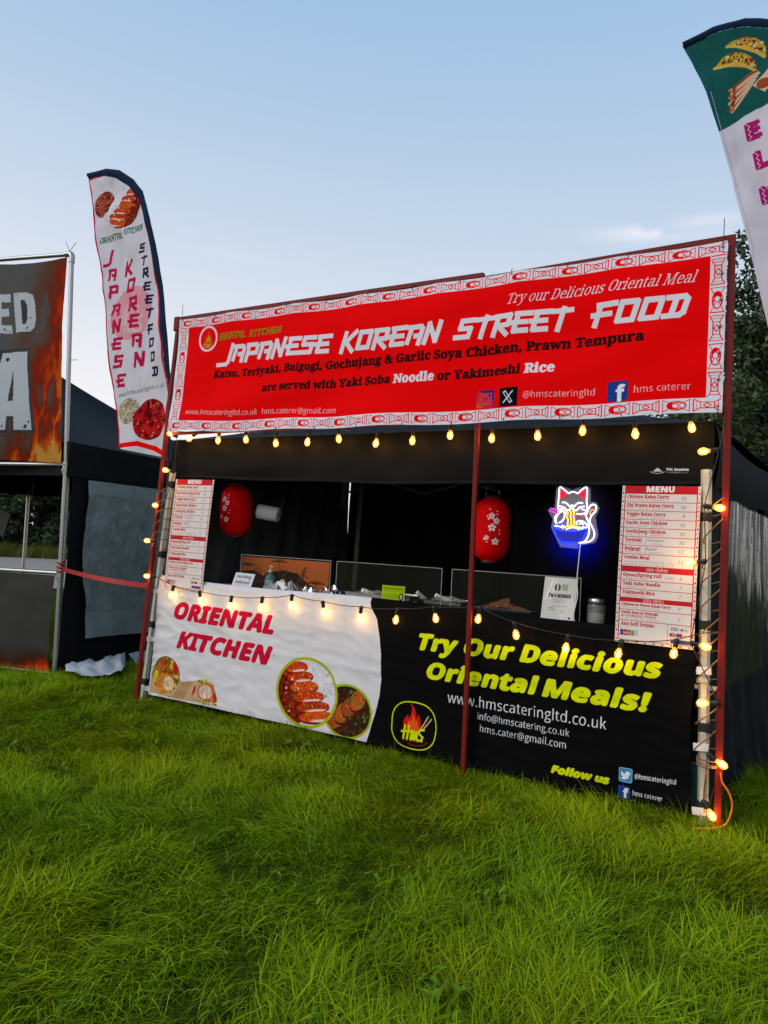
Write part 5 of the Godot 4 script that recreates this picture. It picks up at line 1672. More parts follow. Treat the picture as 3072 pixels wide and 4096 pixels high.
	for k in 2:
		me.rect(0.05, 0.068 + k * 0.012, 0.09, 0.072 + k * 0.012, Color(0.35, 0.35, 0.35))
		me.rect(0.125, 0.058 + k * 0.012, 0.155, 0.061 + k * 0.012, Color(0.6, 0.6, 0.6))
	me.rect(0.185, 0.016, 0.2, 0.03, Color(0.3, 0.3, 0.3))
	card("member_card", "white and grey membership notice propped on the sneeze guard", "notice", me, Vector3(3.573, 1.043, -0.24), Vector3(0.228, -0.003, 0), Vector3(0.008, 0.291, -0.045))
	# trays of food, handles of spoons
	tray(Vector3(1.32, 1.045, -0.56), 0.42, 0.3, 0.05, "steel tray of pale wrapped food behind the orange reflection panel", lin(0.3, 0.26, 0.2), lin(0.55, 0.5, 0.42), 0.02, 51)
	tray(Vector3(2.2, 1.045, -0.5), 0.62, 0.3, 0.055, "wide steel tray behind the rating card", lin(0.34, 0.27, 0.19), lin(0.6, 0.52, 0.42), 0.03, 52)
	tray(Vector3(2.78, 1.045, -0.48), 0.34, 0.3, 0.05, "steel tray with spoon handles sticking out", lin(0.4, 0.3, 0.2), lin(0.62, 0.52, 0.4), 0.035, 53)
	tray(Vector3(3.27, 1.045, -0.46), 0.44, 0.3, 0.035, "steel tray heaped with brown fried noodles", lin(0.16, 0.05, 0.015), lin(0.4, 0.16, 0.05), 0.075, 54)
	var of_spoon := ["serving spoon with white handle leaning behind the green rating card", "serving spoon with white handle standing upright in the tray", "serving spoon with white handle sloping beside the middle post"]
	for q in [[Vector3(2.2, 1.09, -0.38), Vector3(2.12, 1.125, -0.27)], [Vector3(2.62, 1.08, -0.42), Vector3(2.57, 1.14, -0.34)], [Vector3(2.86, 1.08, -0.4), Vector3(2.75, 1.135, -0.29)]]:
		var sp := thing("serving_spoon", of_spoon.pop_front(), "spoon", q[0], "white handled serving spoons")
		part(MB.new().tube([q[0], (q[0] as Vector3).lerp(q[1], 0.4), q[1]], [0.012, 0.016, 0.017], 9).done(), "handle", M.white_plastic, sp)
		part(MB.new().tube([q[0] + (q[0] - q[1]) * 1.2, q[0]], [0.005, 0.006], 7).done(), "shaft", M.steel, sp)
	# crumpled foil and paper between the first two guards
	for q in [[Vector3(1.74, 1.095, -0.4), 0.1, "crumpled silver foil lying beside the sneeze guard edge", M.foil, 57], [Vector3(1.5, 1.085, -0.36), 0.1, "crumpled foil sheet before the tray of wrapped food", M.foil, 58], [Vector3(1.26, 1.1, -0.36), 0.15, "crumpled white paper sheet on the counter", M.paper, 59]]:
		var fo := thing("crumpled_sheet", q[2], "wrapping", q[0])
		var n := FastNoiseLite.new()
		n.seed = q[4]
		n.frequency = 14.0
		n.fractal_octaves = 2
		part(MB.new().sheet(16, 16, func(u, v):
			var x: float = (u - 0.5) * 2.0 * q[1]
			var z: float = (v - 0.5) * 2.0 * q[1] * 0.6
			return (q[0] as Vector3) + Vector3(x + n.get_noise_2d(z, x) * 0.03, n.get_noise_2d(x, z) * 0.075 - 0.3 * (x * x + z * z) / q[1], z)).done(), "sheet", q[3], fo)
	# soap bottle
	var bp := Vector3(1.12, 1.03, -0.37)
	var bo := thing("soap_bottle", "clear teal hand soap bottle with pump and pale label", "bottle", bp)
	part(MB.new().lathe([Vector2(0.0, 0.0), Vector2(0.04, 0.0), Vector2(0.045, 0.006), Vector2(0.045, 0.12), Vector2(0.036, 0.142), Vector2(0.016, 0.156), Vector2(0.015, 0.17), Vector2(0.0, 0.17)], bp, 24).done(), "body", mat(lin(0.06, 0.2, 0.19), 0.15), bo)
	part(MB.new().lathe([Vector2(0.0, 0.17), Vector2(0.018, 0.17), Vector2(0.018, 0.186), Vector2(0.005, 0.19), Vector2(0.005, 0.215), Vector2(0.012, 0.218), Vector2(0.012, 0.228), Vector2(0.0, 0.23)], bp, 16).done(), "pump", M.white_plastic, bo)
	part(MB.new().beam(bp + Vector3(0, 0.222, 0), bp + Vector3(0.04, 0.216, 0.02), 0.009, 0.009, 0.002).done(), "spout", M.white_plastic, bo)
	part(MB.new().sheet(8, 6, func(u, v): return bp + Vector3(sin(lerpf(-0.7, 1.2, u)) * 0.0458, lerpf(0.03, 0.105, v), cos(lerpf(-0.7, 1.2, u)) * 0.0458)).done(), "label", mat(lin(0.35, 0.45, 0.42), 0.5), bo)
	# storage jar with a clipped lid
	var jp := Vector3(3.915, 1.005, -0.4)
	var ja := thing("storage_jar", "clear round storage jar with steel lid behind the counter edge", "jar", jp)
	part(MB.new().lathe([Vector2(0.0, 0.002), Vector2(0.062, 0.002), Vector2(0.066, 0.008), Vector2(0.066, 0.15), Vector2(0.06, 0.165), Vector2(0.06, 0.17)], jp, 28).done(), "body", M.jar, ja)
	part(MB.new().lathe([Vector2(0.0, 0.005), Vector2(0.058, 0.005), Vector2(0.058, 0.1), Vector2(0.0, 0.108)], jp, 24).done(), "contents", grained(lin(0.2, 0.18, 0.14), lin(0.4, 0.37, 0.3), 0.1, 6.0, 0.7, 0.0, 0.0, 55), ja)
	part(MB.new().lathe([Vector2(0.066, 0.165), Vector2(0.068, 0.172), Vector2(0.068, 0.19), Vector2(0.064, 0.2), Vector2(0.05, 0.207), Vector2(0.0, 0.209)], jp, 28).done(), "lid", M.steel, ja)
	# heater hung under the roof
	var hp := Vector3(3.2, 1.93, -0.75)
	var he := thing("patio_heater", "black louvred heater panel hung under the gazebo roof", "heater", hp)
	var hbz := Basis(Vector3(0, 0, 1), 0.0) * Basis(Vector3.RIGHT, 0.5)
	part(MB.new().box(hp, Vector3(0.3, 0.04, 0.16), hbz, 0.006).done(), "housing", M.black_plastic, he)
	for k in 8:
		part(MB.new().box(hp + hbz * Vector3(-0.12 + k * 0.034, -0.022, 0), Vector3(0.008, 0.01, 0.13), hbz, 0.002).done(), "slat", M.grey_metal, he)
	for x in [-0.1, 0.1]:
		part(MB.new().tube([hp + Vector3(x, 0.02, 0), hp + Vector3(x, 0.3, 0)], 0.004, 5).done(), "hanger", M.steel, he)
	# apron
	var n3 := FastNoiseLite.new()
	n3.seed = 71
	n3.frequency = 3.0
	var ap := thing("apron", "dark grey apron hanging beside the added backdrop", "apron", Vector3(3.93, 1.4, -0.5))
	part(MB.new().sheet(18, 18, func(u, v): return Vector3(lerpf(3.86, 4.03, u) + (1.0 - v) * 0.03 * (0.5 - u) - 0.04 * v * (u - 0.5), lerpf(1.4 + 0.02 * sin(u * 5.0), 1.8, v), -0.45 + 0.02 * sin(u * 14.0) + n3.get_noise_2d(u, v) * 0.02)).done(), "cloth", mat(lin(0.035, 0.035, 0.045), 0.9), ap)

func make_ropes() -> void:
	var r := thing("twine", "brown twine wound round the upright post and gazebo leg", "twine", Vector3(4.66, 1.1, -0.05))
	var path := []
	var turns := 11.0
	for k in 240:
		var f := k / 239.0
		var a := f * turns * TAU
		var y := lerpf(1.86, 0.36, f) + 0.02 * sin(f * 23.0)
		var tight := 1.0
		path.append(Vector3(4.664 + 0.066 * tight * cos(a) - 0.01 * f, y + 0.045 * cos(a), -0.05 + 0.085 * sin(a)))
	for k in 60:
		var f := k / 59.0
		var a := f * 4.0 * TAU
		path.append(Vector3(4.672 + 0.07 * cos(a), 0.35 - 0.05 * f + 0.008 * sin(a * 0.7), -0.05 + 0.088 * sin(a)))
	part(MB.new().tube(path, 0.0042, 5).done(), "coil", M.twine, r)
	part(MB.new().tube(curve([Vector3(4.66, 0.32, 0.03), Vector3(4.664, 0.22, 0.035), Vector3(4.655, 0.12, 0.03), Vector3(4.66, 0.06, 0.035)], 5), 0.0042, 5).done(), "loose_end", M.twine, r)
	var r2 := thing("twine", "brown twine wound round the leaning post and gazebo leg", "twine", Vector3(0.1, 1.6, -0.05))
	path = []
	for k in 130:
		var f := k / 129.0
		var a := f * 6.0 * TAU
		var y := lerpf(1.86, 1.3, f)
		path.append(Vector3(post_l(y) - 0.004 + 0.05 * cos(a) + 0.02, y + 0.04 * cos(a), -0.05 + 0.085 * sin(a)))
	part(MB.new().tube(path, 0.0042, 5).done(), "coil", M.twine, r2)
	var oc := thing("power_cable", "orange power cable looping to the ground at the post foot", "cable", Vector3(4.76, GY, 0.03))
	part(MB.new().tube(curve([Vector3(4.735, 0.3, 0.03), Vector3(4.745, 0.25, 0.03), Vector3(4.782, 0.198, 0.03), Vector3(4.8, 0.136, 0.03), Vector3(4.79, 0.067, 0.03), Vector3(4.764, 0.015, 0.03), Vector3(4.7, -0.01, 0.06), Vector3(4.6, -0.02, 0.1)], 6), 0.0055, 7).done(), "cord", mat(lin(0.7, 0.13, 0.02), 0.45), oc)
	var cr := thing("plastic_crate", "teal plastic crate behind the gazebo leg", "crate", Vector3(4.5, GY, -0.3))
	var teal := mat(lin(0.02, 0.14, 0.13), 0.5)
	var cb := MB.new()
	for q in [[Vector3(4.5, 0.12, -0.17), Vector3(0.24, 0.3, 0.012)], [Vector3(4.5, 0.12, -0.45), Vector3(0.24, 0.3, 0.012)], [Vector3(4.386, 0.12, -0.31), Vector3(0.012, 0.3, 0.27)], [Vector3(4.614, 0.12, -0.31), Vector3(0.012, 0.3, 0.27)], [Vector3(4.5, -0.02, -0.31), Vector3(0.22, 0.012, 0.27)]]:
		cb.box(q[0], q[1], Basis.IDENTITY, 0.003)
	part(cb.done(), "body", teal, cr)
	part(MB.new().tube([Vector3(4.38, 0.275, -0.16), Vector3(4.62, 0.275, -0.16), Vector3(4.62, 0.275, -0.46), Vector3(4.38, 0.275, -0.46), Vector3(4.38, 0.275, -0.16)], 0.01, 6).done(), "rim", teal, cr)
	var st := thing("ratchet_strap", "red webbing strap stretched between the pipe frame and red post", "strap", Vector3(-0.76, 1.02, -0.2))
	part(MB.new().sheet(30, 2, func(u, v): return Vector3(-1.575, 1.055, -0.3).lerp(Vector3(0.06, 1.0, -0.03), u) + Vector3(0, (v - 0.5) * 0.045 - 0.02 * sin(u * PI), (v - 0.5) * 0.01 * cos(u * 6.0))).done(), "webbing", M.red_web, st)
	var wrap := []
	for k in 40:
		var a := k / 39.0 * 3.0 * TAU
		wrap.append(Vector3(-1.597 + 0.034 * cos(a), 1.02 + k * 0.0032, -0.3 + 0.034 * sin(a)))
	part(MB.new().tube(wrap, 0.012, 5).done(), "wrapped_end", M.red_web, st)

# ---------------------------------------------------------------- feather flags
func feather(called: String, label: String, c: Canvas, z: float, left: Array, right: Array, sleeve_in: Array, foot: Vector3, at: Vector3, seed_: int) -> void:
	var t := thing(called, label, "flag", at)
	var n := FastNoiseLite.new()
	n.seed = seed_
	n.frequency = 0.8
	var rip := func(x: float, y: float) -> float: return n.get_noise_2d(x * 1.6 + y * 0.5, y * 0.9) * 0.075 + n.get_noise_2d(x * 5.0 + y * 2.0, y * 2.0) * 0.016
	var f := func(u: float, v: float) -> Vector3:
		var a := along(left, v)
		var b := along(sleeve_in, v)
		var p := a.lerp(b, u)
		return Vector3(p.x, p.y, z + rip.call(p.x, p.y))
	part(MB.new().sheet(36, 80, f, func(_u, _v, p): return c.uv(p)).done(), "sail", printed(c, 0.75, 0.3), t)
	part(MB.new().sheet(4, 60, func(u, v):
		var a := along(sleeve_in, v)
		var b := along(right, v)
		var p := a.lerp(b, u)
		return Vector3(p.x, p.y, z + rip.call(p.x, p.y) * (1.0 - u * 0.6) + 0.014 * sin(u * PI) + 0.001)).done(), "sleeve", M.navy, t)
	var pole := []
	var rad := []
	pole.append(foot)
	rad.append(0.014)
	for k in right.size():
		var p: Vector2 = right[k]
		var q := along(sleeve_in, float(k) / (right.size() - 1))
		var m := p.lerp(q, 0.45)
		pole.append(Vector3(m.x, m.y, z - 0.012))
		rad.append(lerpf(0.012, 0.005, float(k) / right.size()))
	part(MB.new().tube(pole, rad, 7).done(), "pole", M.black_plastic, t)
	part(MB.new().tube([foot + Vector3(0, -0.2, 0), foot + Vector3(0, 0.25, 0)], 0.018, 7).done(), "ground_spike", M.steel, t)

func vv(a: Array) -> Array:
	var out := []
	for p in a:
		out.append(Vector2(p[0], p[1]))
	return out

func make_flags() -> void:
	feather("feather_flag", "white feather flag with red lettering and dark blue sleeve", flag_art(), -0.5,
		vv([[-1.052, 2.345], [-1.188, 2.874], [-1.27, 3.15], [-1.355, 3.444], [-1.548, 4.196], [-1.739, 4.807], [-1.83, 5.1], [-1.877, 5.255], [-1.93, 5.39], [-1.95, 5.44], [-1.966, 5.478]]),
		vv([[-0.345, 2.23], [-0.37, 2.86], [-0.49, 3.5], [-0.62, 4.04], [-0.76, 4.49], [-0.866, 4.78], [-1.03, 5.12], [-1.2, 5.29], [-1.43, 5.44], [-1.65, 5.5], [-1.98, 5.52]]),
		vv([[-0.39, 2.245], [-0.438, 2.834], [-0.552, 3.448], [-0.683, 4.001], [-0.82, 4.45], [-0.935, 4.75], [-1.1, 5.06], [-1.28, 5.235], [-1.5, 5.37], [-1.7, 5.43], [-1.95, 5.455]]),
		Vector3(-0.28, GY, -0.5), Vector3(-0.28, GY, -0.5), 33)
	feather("feather_flag", "teal and white feather flag printed with tacos", second_flag_art(), -0.6,
		vv([[5.05, 2.05], [4.909, 2.978], [4.753, 3.672], [4.694, 3.906], [4.642, 4.141], [4.561, 4.445], [4.473, 4.746], [4.416, 4.9], [4.365, 5.022], [4.31, 5.14], [4.297, 5.165]]),
		vv([[5.46, 1.98], [5.45, 2.7], [5.42, 3.3], [5.37, 3.8], [5.29, 4.3], [5.21, 4.65], [5.08, 4.98], [4.9, 5.15], [4.7, 5.215], [4.5, 5.22], [4.3, 5.18]]),
		vv([[5.4, 1.99], [5.39, 2.7], [5.36, 3.3], [5.31, 3.78], [5.23, 4.26], [5.14, 4.6], [5.01, 4.93], [4.86, 5.09], [4.68, 5.16], [4.5, 5.165], [4.31, 5.14]]),
		Vector3(5.48, GY, -0.6), Vector3(5.48, GY, -0.6), 36)

# ---------------------------------------------------------------- the neighbouring stall
func nb(s: float, y: float, off := 0.0) -> Vector3:
	# s metres along the neighbour's front from its near corner post, off metres outwards
	return Vector3(-1.6 - 0.98 * s - 0.196 * off * -1.0, y, -0.3 + 0.196 * s + 0.98 * off)

func make_neighbour() -> void:
	var t := thing("pipe_frame", "galvanised pipe frame carrying the neighbour's flame banners", "frame", nb(0, GY))
	part(MB.new().tube([nb(-0.035, GY - 0.02), nb(0.0, 1.03), nb(0.036, 2.13), nb(0.185, 4.42)], 0.024, 12).done(), "post", M.pipe, t)
	part(MB.new().tube([nb(3.1, GY - 0.02), nb(3.05, 4.45)], 0.024, 12).done(), "post", M.pipe, t)
	part(MB.new().tube([nb(0.2, 4.455), nb(3.1, 4.49)], 0.024, 12).done(), "rail", M.pipe, t)
	part(MB.new().tube([nb(0.05, 2.16), nb(3.1, 2.13)], 0.022, 12).done(), "rail", M.pipe, t)
	part(MB.new().tube([nb(0.02, 1.012), nb(3.1, 0.96)], 0.022, 12).done(), "rail", M.pipe, t)
	part(MB.new().tube(curve([nb(0.18, 4.36), nb(0.184, 4.43), nb(0.21, 4.457), nb(0.27, 4.457)], 5), 0.031, 12).done(), "elbow", M.pipe, t)
	for q in [[0.036, 2.13], [0.0, 1.0]]:
		part(MB.new().tube([nb(q[0] - 0.002, q[1] - 0.07), nb(q[0] + 0.004, q[1] + 0.06)], 0.033, 12).done(), "clamp", M.pipe, t)
		for k in 2:
			part(MB.new().tube([nb(q[0] + 0.0, q[1] - 0.035 + k * 0.06, 0.03), nb(q[0], q[1] - 0.035 + k * 0.06, 0.05)], 0.009, 7).done(), "grub_screw", M.steel, t)
	for q in [[0.2, 4.48, 0.06, 0.11], [0.2, 4.48, -0.08, 0.09], [0.08, 3.28, -0.1, 0.0], [0.1, 2.2, 0.1, 0.03]]:
		part(MB.new().tube([nb(q[0], q[1], 0.02), nb(q[0] + q[2], q[1] + q[3], 0.02)], 0.003, 5).done(), "cable_tie", M.black_plastic, t)
	# upper banner
	var c := flame_art(3.0, 2.15, 4.45, 420, true)
	var g0 := Color(0.3, 0.29, 0.28)
	var wh := Color(0.85, 0.85, 0.85)
	# s grows away from the near post, so the letters are laid out mirrored here and read the right way round from the front
	var word := func(ch: Array, col: Color, fat: float) -> void:
		for poly in ch:
			var pts := []
			for p in poly:
				pts.append(Vector2(p[0], p[1]))
			if fat > 0.0:
				pts.append(pts[0])
				c.stroke(pts, fat, col)
			else:
				c.poly(pts, col)
	var le := [[[1.25, 4.055], [0.94, 4.04], [0.93, 3.95], [1.06, 3.955], [1.055, 3.88], [0.95, 3.875], [0.94, 3.79], [1.05, 3.79], [1.045, 3.7], [0.9, 3.69], [0.885, 3.6], [1.2, 3.61]]]
	var ld := [[[0.84, 3.61], [0.895, 4.05], [0.72, 4.05], [0.64, 4.02], [0.6, 3.93], [0.57, 3.75], [0.585, 3.66], [0.64, 3.615]]]
	var la := [[[1.012, 3.385], [0.66, 3.395], [0.64, 3.25], [0.57, 2.9], [0.488, 2.52], [0.731, 2.52], [0.745, 2.674], [0.845, 2.674], [0.84, 2.52], [1.17, 2.53]]]
	word.call(la, g0, 0.07)
	word.call(la, wh, 0.0)
	word.call(le, wh, 0.0)
	word.call(ld, wh, 0.0)
	word.call([[[0.755, 3.7], [0.79, 3.96], [0.74, 3.965], [0.7, 3.9], [0.685, 3.75], [0.71, 3.7]]], g0, 0.0)
	word.call([[[0.855, 2.845], [0.78, 2.845], [0.82, 3.19]]], g0, 0.0)
	for q in [[0.93, 3.31, 0.03], [0.58, 2.56, 0.028], [0.54, 2.61, 0.015], [0.68, 3.66, 0.012], [0.7, 3.64, 0.01], [0.86, 4.03, 0.01], [1.0, 3.65, 0.014], [0.97, 3.63, 0.01], [0.64, 3.76, 0.01], [0.9, 2.56, 0.014], [0.92, 3.62, 0.01]]:
		c.ellipse(q[0], q[1], q[2], q[2] * 0.8, g0, 6, q[1])
	var n := FastNoiseLite.new()
	n.seed = 14
	n.frequency = 0.9
	var up := thing("flame_banner", "dark neighbour banner printed with white letters and orange flames", "banner", nb(1.5, 2.2))
	var f := func(u: float, v: float) -> Vector3:
		var inset := 0.06 + 0.07 * sin(v * PI) * 1.1 + 0.16 * v * v
		var s := lerpf(inset, 3.0, u)
		var y := lerpf(2.17 + 0.03 * sin(u * 3.0), 4.41 - 0.03 * sin(minf(u * 8.0, PI)), v)
		return nb(s, y, 0.03 + n.get_noise_2d(s, y * 0.8) * 0.03 + n.get_noise_2d(s * 4.0, y * 3.0) * 0.006)
	var uvf := func(_u: float, _v: float, p: Vector3) -> Vector2:
		var s := (-1.6 - p.x) / 0.98
		return Vector2(s / 3.0, (4.45 - p.y) / 2.3)
	part(MB.new().sheet(60, 46, f, uvf).done(), "cloth", printed(c, 0.7, 1.0), up)
	# lower banner
	var c2 := flame_art(3.0, -0.1, 1.0, 420, false)
	var lo := thing("counter_skirt", "dark grey neighbour skirt with flames along its foot", "banner", nb(1.5, 0))
	var f2 := func(u: float, v: float) -> Vector3:
		var s := lerpf(0.03 + 0.015 * sin(v * PI), 3.0, u)
		var y := lerpf(-0.02 - 0.03 * u, 0.985 - 0.03 * u, v)
		return nb(s, y, 0.02 + n.get_noise_2d(s * 1.4, y * 1.6 + 7.0) * 0.03 + 0.02 * sin(v * PI))
	part(MB.new().sheet(60, 24, f2, func(_u, _v, p): return Vector2((-1.6 - p.x) / 0.98 / 3.0, (1.0 - p.y) / 1.1)).done(), "cloth", printed(c2, 0.5, 0.25), lo)
	part(MB.new().tube([nb(0.03, -0.025, 0.03), nb(3.0, -0.05, 0.03)], 0.006, 5).done(), "hem", M.white_strap, lo)
	# gazebo behind
	var g := thing("gazebo", "black neighbour gazebo with peaked roof and grey window flap", "gazebo", Vector3(-4.0, GY, -1.7))
	var legs := [Vector3(-1.72, 0, -0.42), Vector3(-1.66, 0, -3.35), Vector3(-6.5, 0, -3.2), Vector3(-6.5, 0, -0.1)]
	for p in legs:
		part(hexleg(p + Vector3(0, GY, 0), p + Vector3(-0.05, 2.1, 0), 0.03), "leg", M.alu, g)
	for y in [1.62, 1.1, 0.55, 0.14]:
		part(MB.new().box(Vector3(-1.72 - 0.024 * y, y, -0.42), Vector3(0.07, 0.1, 0.07), Basis.IDENTITY, 0.012).done(), "strap", M.white_strap, g)
	var e := [Vector3(-1.58, 2.4, -0.28), Vector3(-1.6, 2.38, -3.4), Vector3(-6.6, 2.4, -3.3), Vector3(-6.6, 2.4, -0.05)]
	var pk := Vector3(-4.2, 3.745, -1.8)
	var roof := MB.new()
	for k in 4:
		var a: Vector3 = e[k]
		var b: Vector3 = e[(k + 1) % 4]
		roof.sheet(14, 14, func(u, v):
			var p := a.lerp(b, u)
			return p.lerp(pk, v) - Vector3(0, 0.16 * sin(v * PI) * (0.6 + 0.4 * sin(u * PI)), 0))
	part(roof.done(), "roof", M.black_cloth, g)
	for k in 4:
		var a: Vector3 = e[k]
		var b: Vector3 = e[(k + 1) % 4]
		part(MB.new().sheet(24, 5, func(u, v): return a.lerp(b, u) - Vector3(0, v * 0.36, 0) + Vector3(0.012 * sin(u * 17.0) * v, 0, 0.01 * sin(u * 23.0) * v)).done(), "valance", M.black_cloth, g)
	var wall := func(u: float, v: float) -> Vector3:
		var z := lerpf(-0.36, -3.35, u)
		return Vector3(-1.6 - 0.03 * u + 0.016 * sin(u * 30.0) * (1.0 - v) + n.get_noise_2d(u * 8.0, v * 3.0) * 0.03, lerpf(GY + 0.02, 2.1, v), z)
	part(MB.new().sheet(70, 14, wall).done(), "side_wall", M.black_cloth, g)
	var flap := func(v0: float, v1: float, gloss: float) -> Callable:
		return func(u: float, v: float) -> Vector3:
			var vy := lerpf(v0, v1, v)
			var z := lerpf(lerpf(-0.6, -0.5, clampf((vy - 0.3) / 1.7, 0, 1)) - 0.03 * sin(vy * 4.0), -2.1, u)
			return Vector3(-1.55 + 0.012 * sin(u * 26.0 + vy * 2.0) + n.get_noise_2d(u * 7.0 + vy, vy * 3.0) * 0.02 + gloss * (n.get_noise_2d(u * 9.0, vy * 2.2) * 0.02 + 0.012 * pow(maxf(0.0, n.get_noise_2d(u * 20.0 + 9.0, vy * 9.0)), 2.0)), vy, z)
	part(MB.new().sheet(40, 8, flap.call(1.87, 2.02, 0.2)).done(), "flap_top", M.grey_canvas, g)
	part(MB.new().sheet(110, 90, flap.call(0.6, 1.87, 1.0)).done(), "clear_window", M.pvc_grey, g)
	part(MB.new().sheet(40, 10, flap.call(0.31, 0.6, 0.2)).done(), "flap_foot", M.grey_canvas, g)
	# white underside of the ground sheet turned up along the wall
	var wf := thing("ground_sheet", "white edge of a ground sheet turned up in the grass", "tarpaulin", Vector3(-1.3, GY, -0.6))
	part(MB.new().sheet(30, 10, func(u, v):
		var a := Vector3(-1.46, 0.06, -0.34).lerp(Vector3(-1.45, 0.1, -1.1), u)
		var b := Vector3(-1.25, 0.03, -0.2).lerp(Vector3(-1.3, 0.1, -0.98), u) + Vector3(0.42, -0.03, 0.12) * sin(u * PI)
		return a.lerp(b, v) + Vector3(0, 0.03 * sin(v * PI) + n.get_noise_2d(u * 4.0, v * 3.0) * 0.06, 0)).done(), "sheet", M.tarp_white, wf)
	var wf2 := thing("ground_sheet", "narrow white strip of ground sheet at the foot of the wall", "tarpaulin", Vector3(-1.4, GY, -1.4))
	part(MB.new().sheet(20, 4, func(u, v): return Vector3(-1.5, 0.0, -1.2).lerp(Vector3(-1.5, 0.02, -2.4), u) + Vector3(0.14 * v, 0.09 * (1.0 - v) + n.get_noise_2d(u * 6.0, v) * 0.04, 0)).done(), "sheet", M.tarp_white, wf2)
	var sg := thing("hanging_board", "black board hanging inside the neighbour's gazebo", "board", Vector3(-4.15, 1.5, -1.2))
	part(MB.new().box(Vector3(-4.2, 1.56, -1.2), Vector3(0.5, 0.34, 0.02), Basis(Vector3(0, 0, 1), -0.35), 0.004).done(), "panel", M.black_plastic, sg)
	part(MB.new().tube([Vector3(-4.3, 1.76, -1.2), Vector3(-4.3, 2.4, -1.2)], 0.004, 5).done(), "cord", M.black_plastic, sg)

func make_materials() -> void:
	M.red_steel = grained(lin(0.14, 0.009, 0.007), lin(0.21, 0.015, 0.011), 0.06, 3.0, 0.5, 0.0, 0.05, 2)
	M.red_steel.metallic_specular = 0.3
	M.black_plastic = mat(lin(0.012, 0.012, 0.012), 0.5)
	M.steel = mat(lin(0.55, 0.55, 0.55), 0.3, 1.0)
	M.pan = grained(lin(0.45, 0.44, 0.42), lin(0.62, 0.6, 0.58), 0.05, 4.0, 0.28, 1.0, 0.0, 6)
	M.grey_metal = mat(lin(0.1, 0.1, 0.1), 0.5, 0.6)
	M.alu = grained(lin(0.5, 0.47, 0.4), lin(0.68, 0.65, 0.56), 0.04, 2.0, 0.45, 0.2, 0.0, 5)
	M.pipe = grained(lin(0.3, 0.31, 0.31), lin(0.55, 0.56, 0.55), 0.07, 3.0, 0.38, 0.85, 0.03, 15)
	M.white_strap = mat(lin(0.72, 0.7, 0.7), 0.85)
	M.black_strap = mat(lin(0.012, 0.012, 0.013), 0.8)
	M.black_cloth = grained(lin(0.006, 0.0065, 0.008), lin(0.011, 0.012, 0.014), 0.03, 0.6, 0.7, 0.0, 0.0, 13)
	M.black_cloth.metallic_specular = 0.22
	M.black_wall = grained(lin(0.007, 0.008, 0.009), lin(0.014, 0.015, 0.016), 0.03, 0.6, 0.6, 0.0, 0.0, 17)
	M.black_wall.metallic_specular = 0.22
	M.lit_wall_cloth = grained(lin(0.07, 0.078, 0.078), lin(0.1, 0.11, 0.108), 0.03, 0.6, 0.6, 0.0, 0.0, 19)  # black wall cloth made greyer, daylight on the inner wall painted in
	M.white_cloth = mat(lin(0.72, 0.71, 0.72), 0.85)
	M.tarp_white = grained(lin(0.34, 0.35, 0.37), lin(0.55, 0.56, 0.58), 0.05, 2.0, 0.45, 0.0, 0.0, 29)
	M.white_board = mat(lin(0.7, 0.7, 0.7), 0.7)
	M.white_plastic = mat(lin(0.75, 0.73, 0.68), 0.35)
	M.paper = mat(lin(0.68, 0.7, 0.72), 0.9)
	M.card = mat(lin(0.2, 0.13, 0.08), 0.9)
	M.dark_top = mat(lin(0.03, 0.028, 0.026), 0.5)
	M.foil = mat(lin(0.7, 0.7, 0.7), 0.18, 1.0)
	M.twine = grained(lin(0.2, 0.09, 0.03), lin(0.36, 0.18, 0.07), 0.2, 12.0, 0.9, 0.0, 0.0, 23)
	M.red_web = mat(lin(0.4, 0.02, 0.015), 0.7)
	M.navy = mat(lin(0.009, 0.024, 0.055), 0.8)
	M.navy.metallic_specular = 0.15
	M.backdrop_black = mat(lin(0.0035, 0.0035, 0.0038), 1.0)
	M.backdrop_black.metallic_specular = 0.0
	M.grey_canvas = mat(lin(0.24, 0.28, 0.275), 0.6)
	var p := mat(Color(0.25, 0.25, 0.24, 0.16), 0.05)
	p.transparency = BaseMaterial3D.TRANSPARENCY_ALPHA
	M.pane = p
	var a := mat(Color(0.85, 0.85, 0.9, 0.08), 0.05)
	a.transparency = BaseMaterial3D.TRANSPARENCY_ALPHA
	M.acrylic = a
	M.acrylic_edge = mat(lin(0.4, 0.4, 0.36), 0.2)
	var j := mat(Color(0.75, 0.75, 0.7, 0.28), 0.05)
	j.transparency = BaseMaterial3D.TRANSPARENCY_ALPHA
	M.jar = j
	M.pvc_grey = mat(lin(0.23, 0.26, 0.25), 0.22)
	var clear := mat(Color(0.35, 0.37, 0.37, 0.045), 0.1)
	clear.transparency = BaseMaterial3D.TRANSPARENCY_ALPHA
	M.pvc_clear = clear

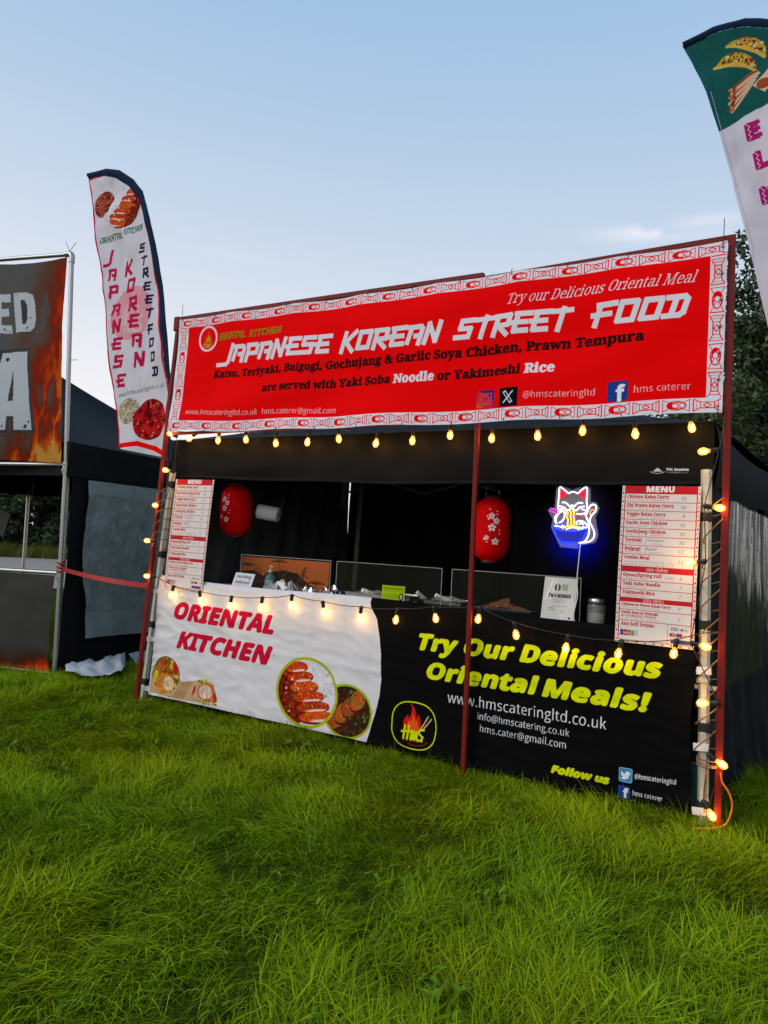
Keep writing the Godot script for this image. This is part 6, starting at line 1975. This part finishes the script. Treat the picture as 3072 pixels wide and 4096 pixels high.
func _ready() -> void:
	# camera
	var cam := Camera3D.new()
	cam.name = "camera"
	cam.position = Vector3(5.01, 1.457, 4.581)
	cam.rotation = Vector3(deg_to_rad(3.0), 0.513, deg_to_rad(3.3))
	cam.fov = 71.6
	cam.near = 0.05
	cam.far = 2000.0
	add_child(cam)
	cam.current = true
	# sky
	var env := Environment.new()
	env.background_mode = Environment.BG_SKY
	var sky := ProceduralSkyMaterial.new()
	sky.sky_top_color = lin(0.1, 0.32, 0.6)
	sky.sky_horizon_color = lin(0.81, 0.785, 0.755)
	sky.sky_curve = 0.45
	sky.ground_bottom_color = lin(0.06, 0.08, 0.03)
	sky.ground_horizon_color = lin(0.3, 0.32, 0.28)
	var wisp := Image.create(1024, 512, false, Image.FORMAT_RGBA8)
	wisp.fill(Color(1, 1, 1, 0))
	var cn := FastNoiseLite.new()
	cn.seed = 4
	cn.frequency = 0.03
	cn.fractal_octaves = 4
	for k in [[0.9785, 0.3648, 0.014, 0.0024, 0.65], [0.985, 0.3625, 0.007, 0.002, 0.4], [0.8793, 0.3782, 0.012, 0.0016, 0.12], [0.12, 0.35, 0.03, 0.004, 0.25], [0.7, 0.37, 0.03, 0.003, 0.1], [0.4, 0.36, 0.03, 0.004, 0.25]]:
		for y in range(int((k[1] - 0.03) * 512), int((k[1] + 0.03) * 512)):
			for x in range(maxi(0, int((k[0] - 0.06) * 1024)), mini(1024, int((k[0] + 0.06) * 1024))):
				var dx: float = (x / 1024.0 - k[0]) / k[2]
				var dy: float = (y / 512.0 - k[1] - 0.05 * (x / 1024.0 - k[0])) / k[3]
				var al: float = exp(-dx * dx - dy * dy) * k[4] * (0.75 + 0.6 * cn.get_noise_2d(x * 0.7, y * 3.0))
				if al > 0.004:
					wisp.set_pixel(x, y, Color(1, 0.97, 0.95, clampf(al, 0.0, 1.0)))
	# afterglow where the sun has gone down, low on the neighbour's side
	for y in range(120, 262):
		for x in range(1024):
			var du: float = absf(x / 1024.0 - 0.8)
			du = minf(du, 1.0 - du)
			var ag: float = 0.3 * exp(-pow(du / 0.17, 2.0) - pow((y / 512.0 - 0.5) / 0.12, 2.0))
			if ag > 0.004:
				var was := wisp.get_pixel(x, y)
				wisp.set_pixel(x, y, Color(1.0, 0.88, 0.78, clampf(ag + was.a, 0.0, 1.0)))
	sky.sky_cover = ImageTexture.create_from_image(wisp)
	sky.sky_cover_modulate = Color(0.75, 0.72, 0.7)
	env.sky = Sky.new()
	env.sky.sky_material = sky
	env.tonemap_mode = Environment.TONE_MAPPER_LINEAR
	env.tonemap_exposure = 1.2
	env.sdfgi_enabled = true
	env.ssao_enabled = true
	env.ssil_enabled = true
	var we := WorldEnvironment.new()
	we.name = "environment"
	we.environment = env
	add_child(we)
	# the last daylight: a wide soft source, low behind the viewer
	var sun := DirectionalLight3D.new()
	sun.name = "sun"
	sun.light_color = Color(1.0, 0.95, 0.9)
	sun.light_energy = 0.42
	sun.light_angular_distance = 40.0
	sun.shadow_enabled = true
	sun.sky_mode = DirectionalLight3D.SKY_MODE_LIGHT_ONLY
	add_child(sun)
	sun.look_at_from_position(Vector3(-0.55, 0.75, 0.9), Vector3.ZERO)
	# structure
	ground_noise.seed = 3
	ground_noise.frequency = 0.35
	make_materials()
	make_ground()
	make_backdrop()
	make_neighbour()
	make_gazebo()
	make_frame()
	# things
	make_sign()
	make_counter_banner()
	make_counter()
	make_menus()
	make_flags()
	make_lanterns()
	make_roll()
	make_neon()
	make_lights()
	make_ropes()
	# grass last
	make_grass()
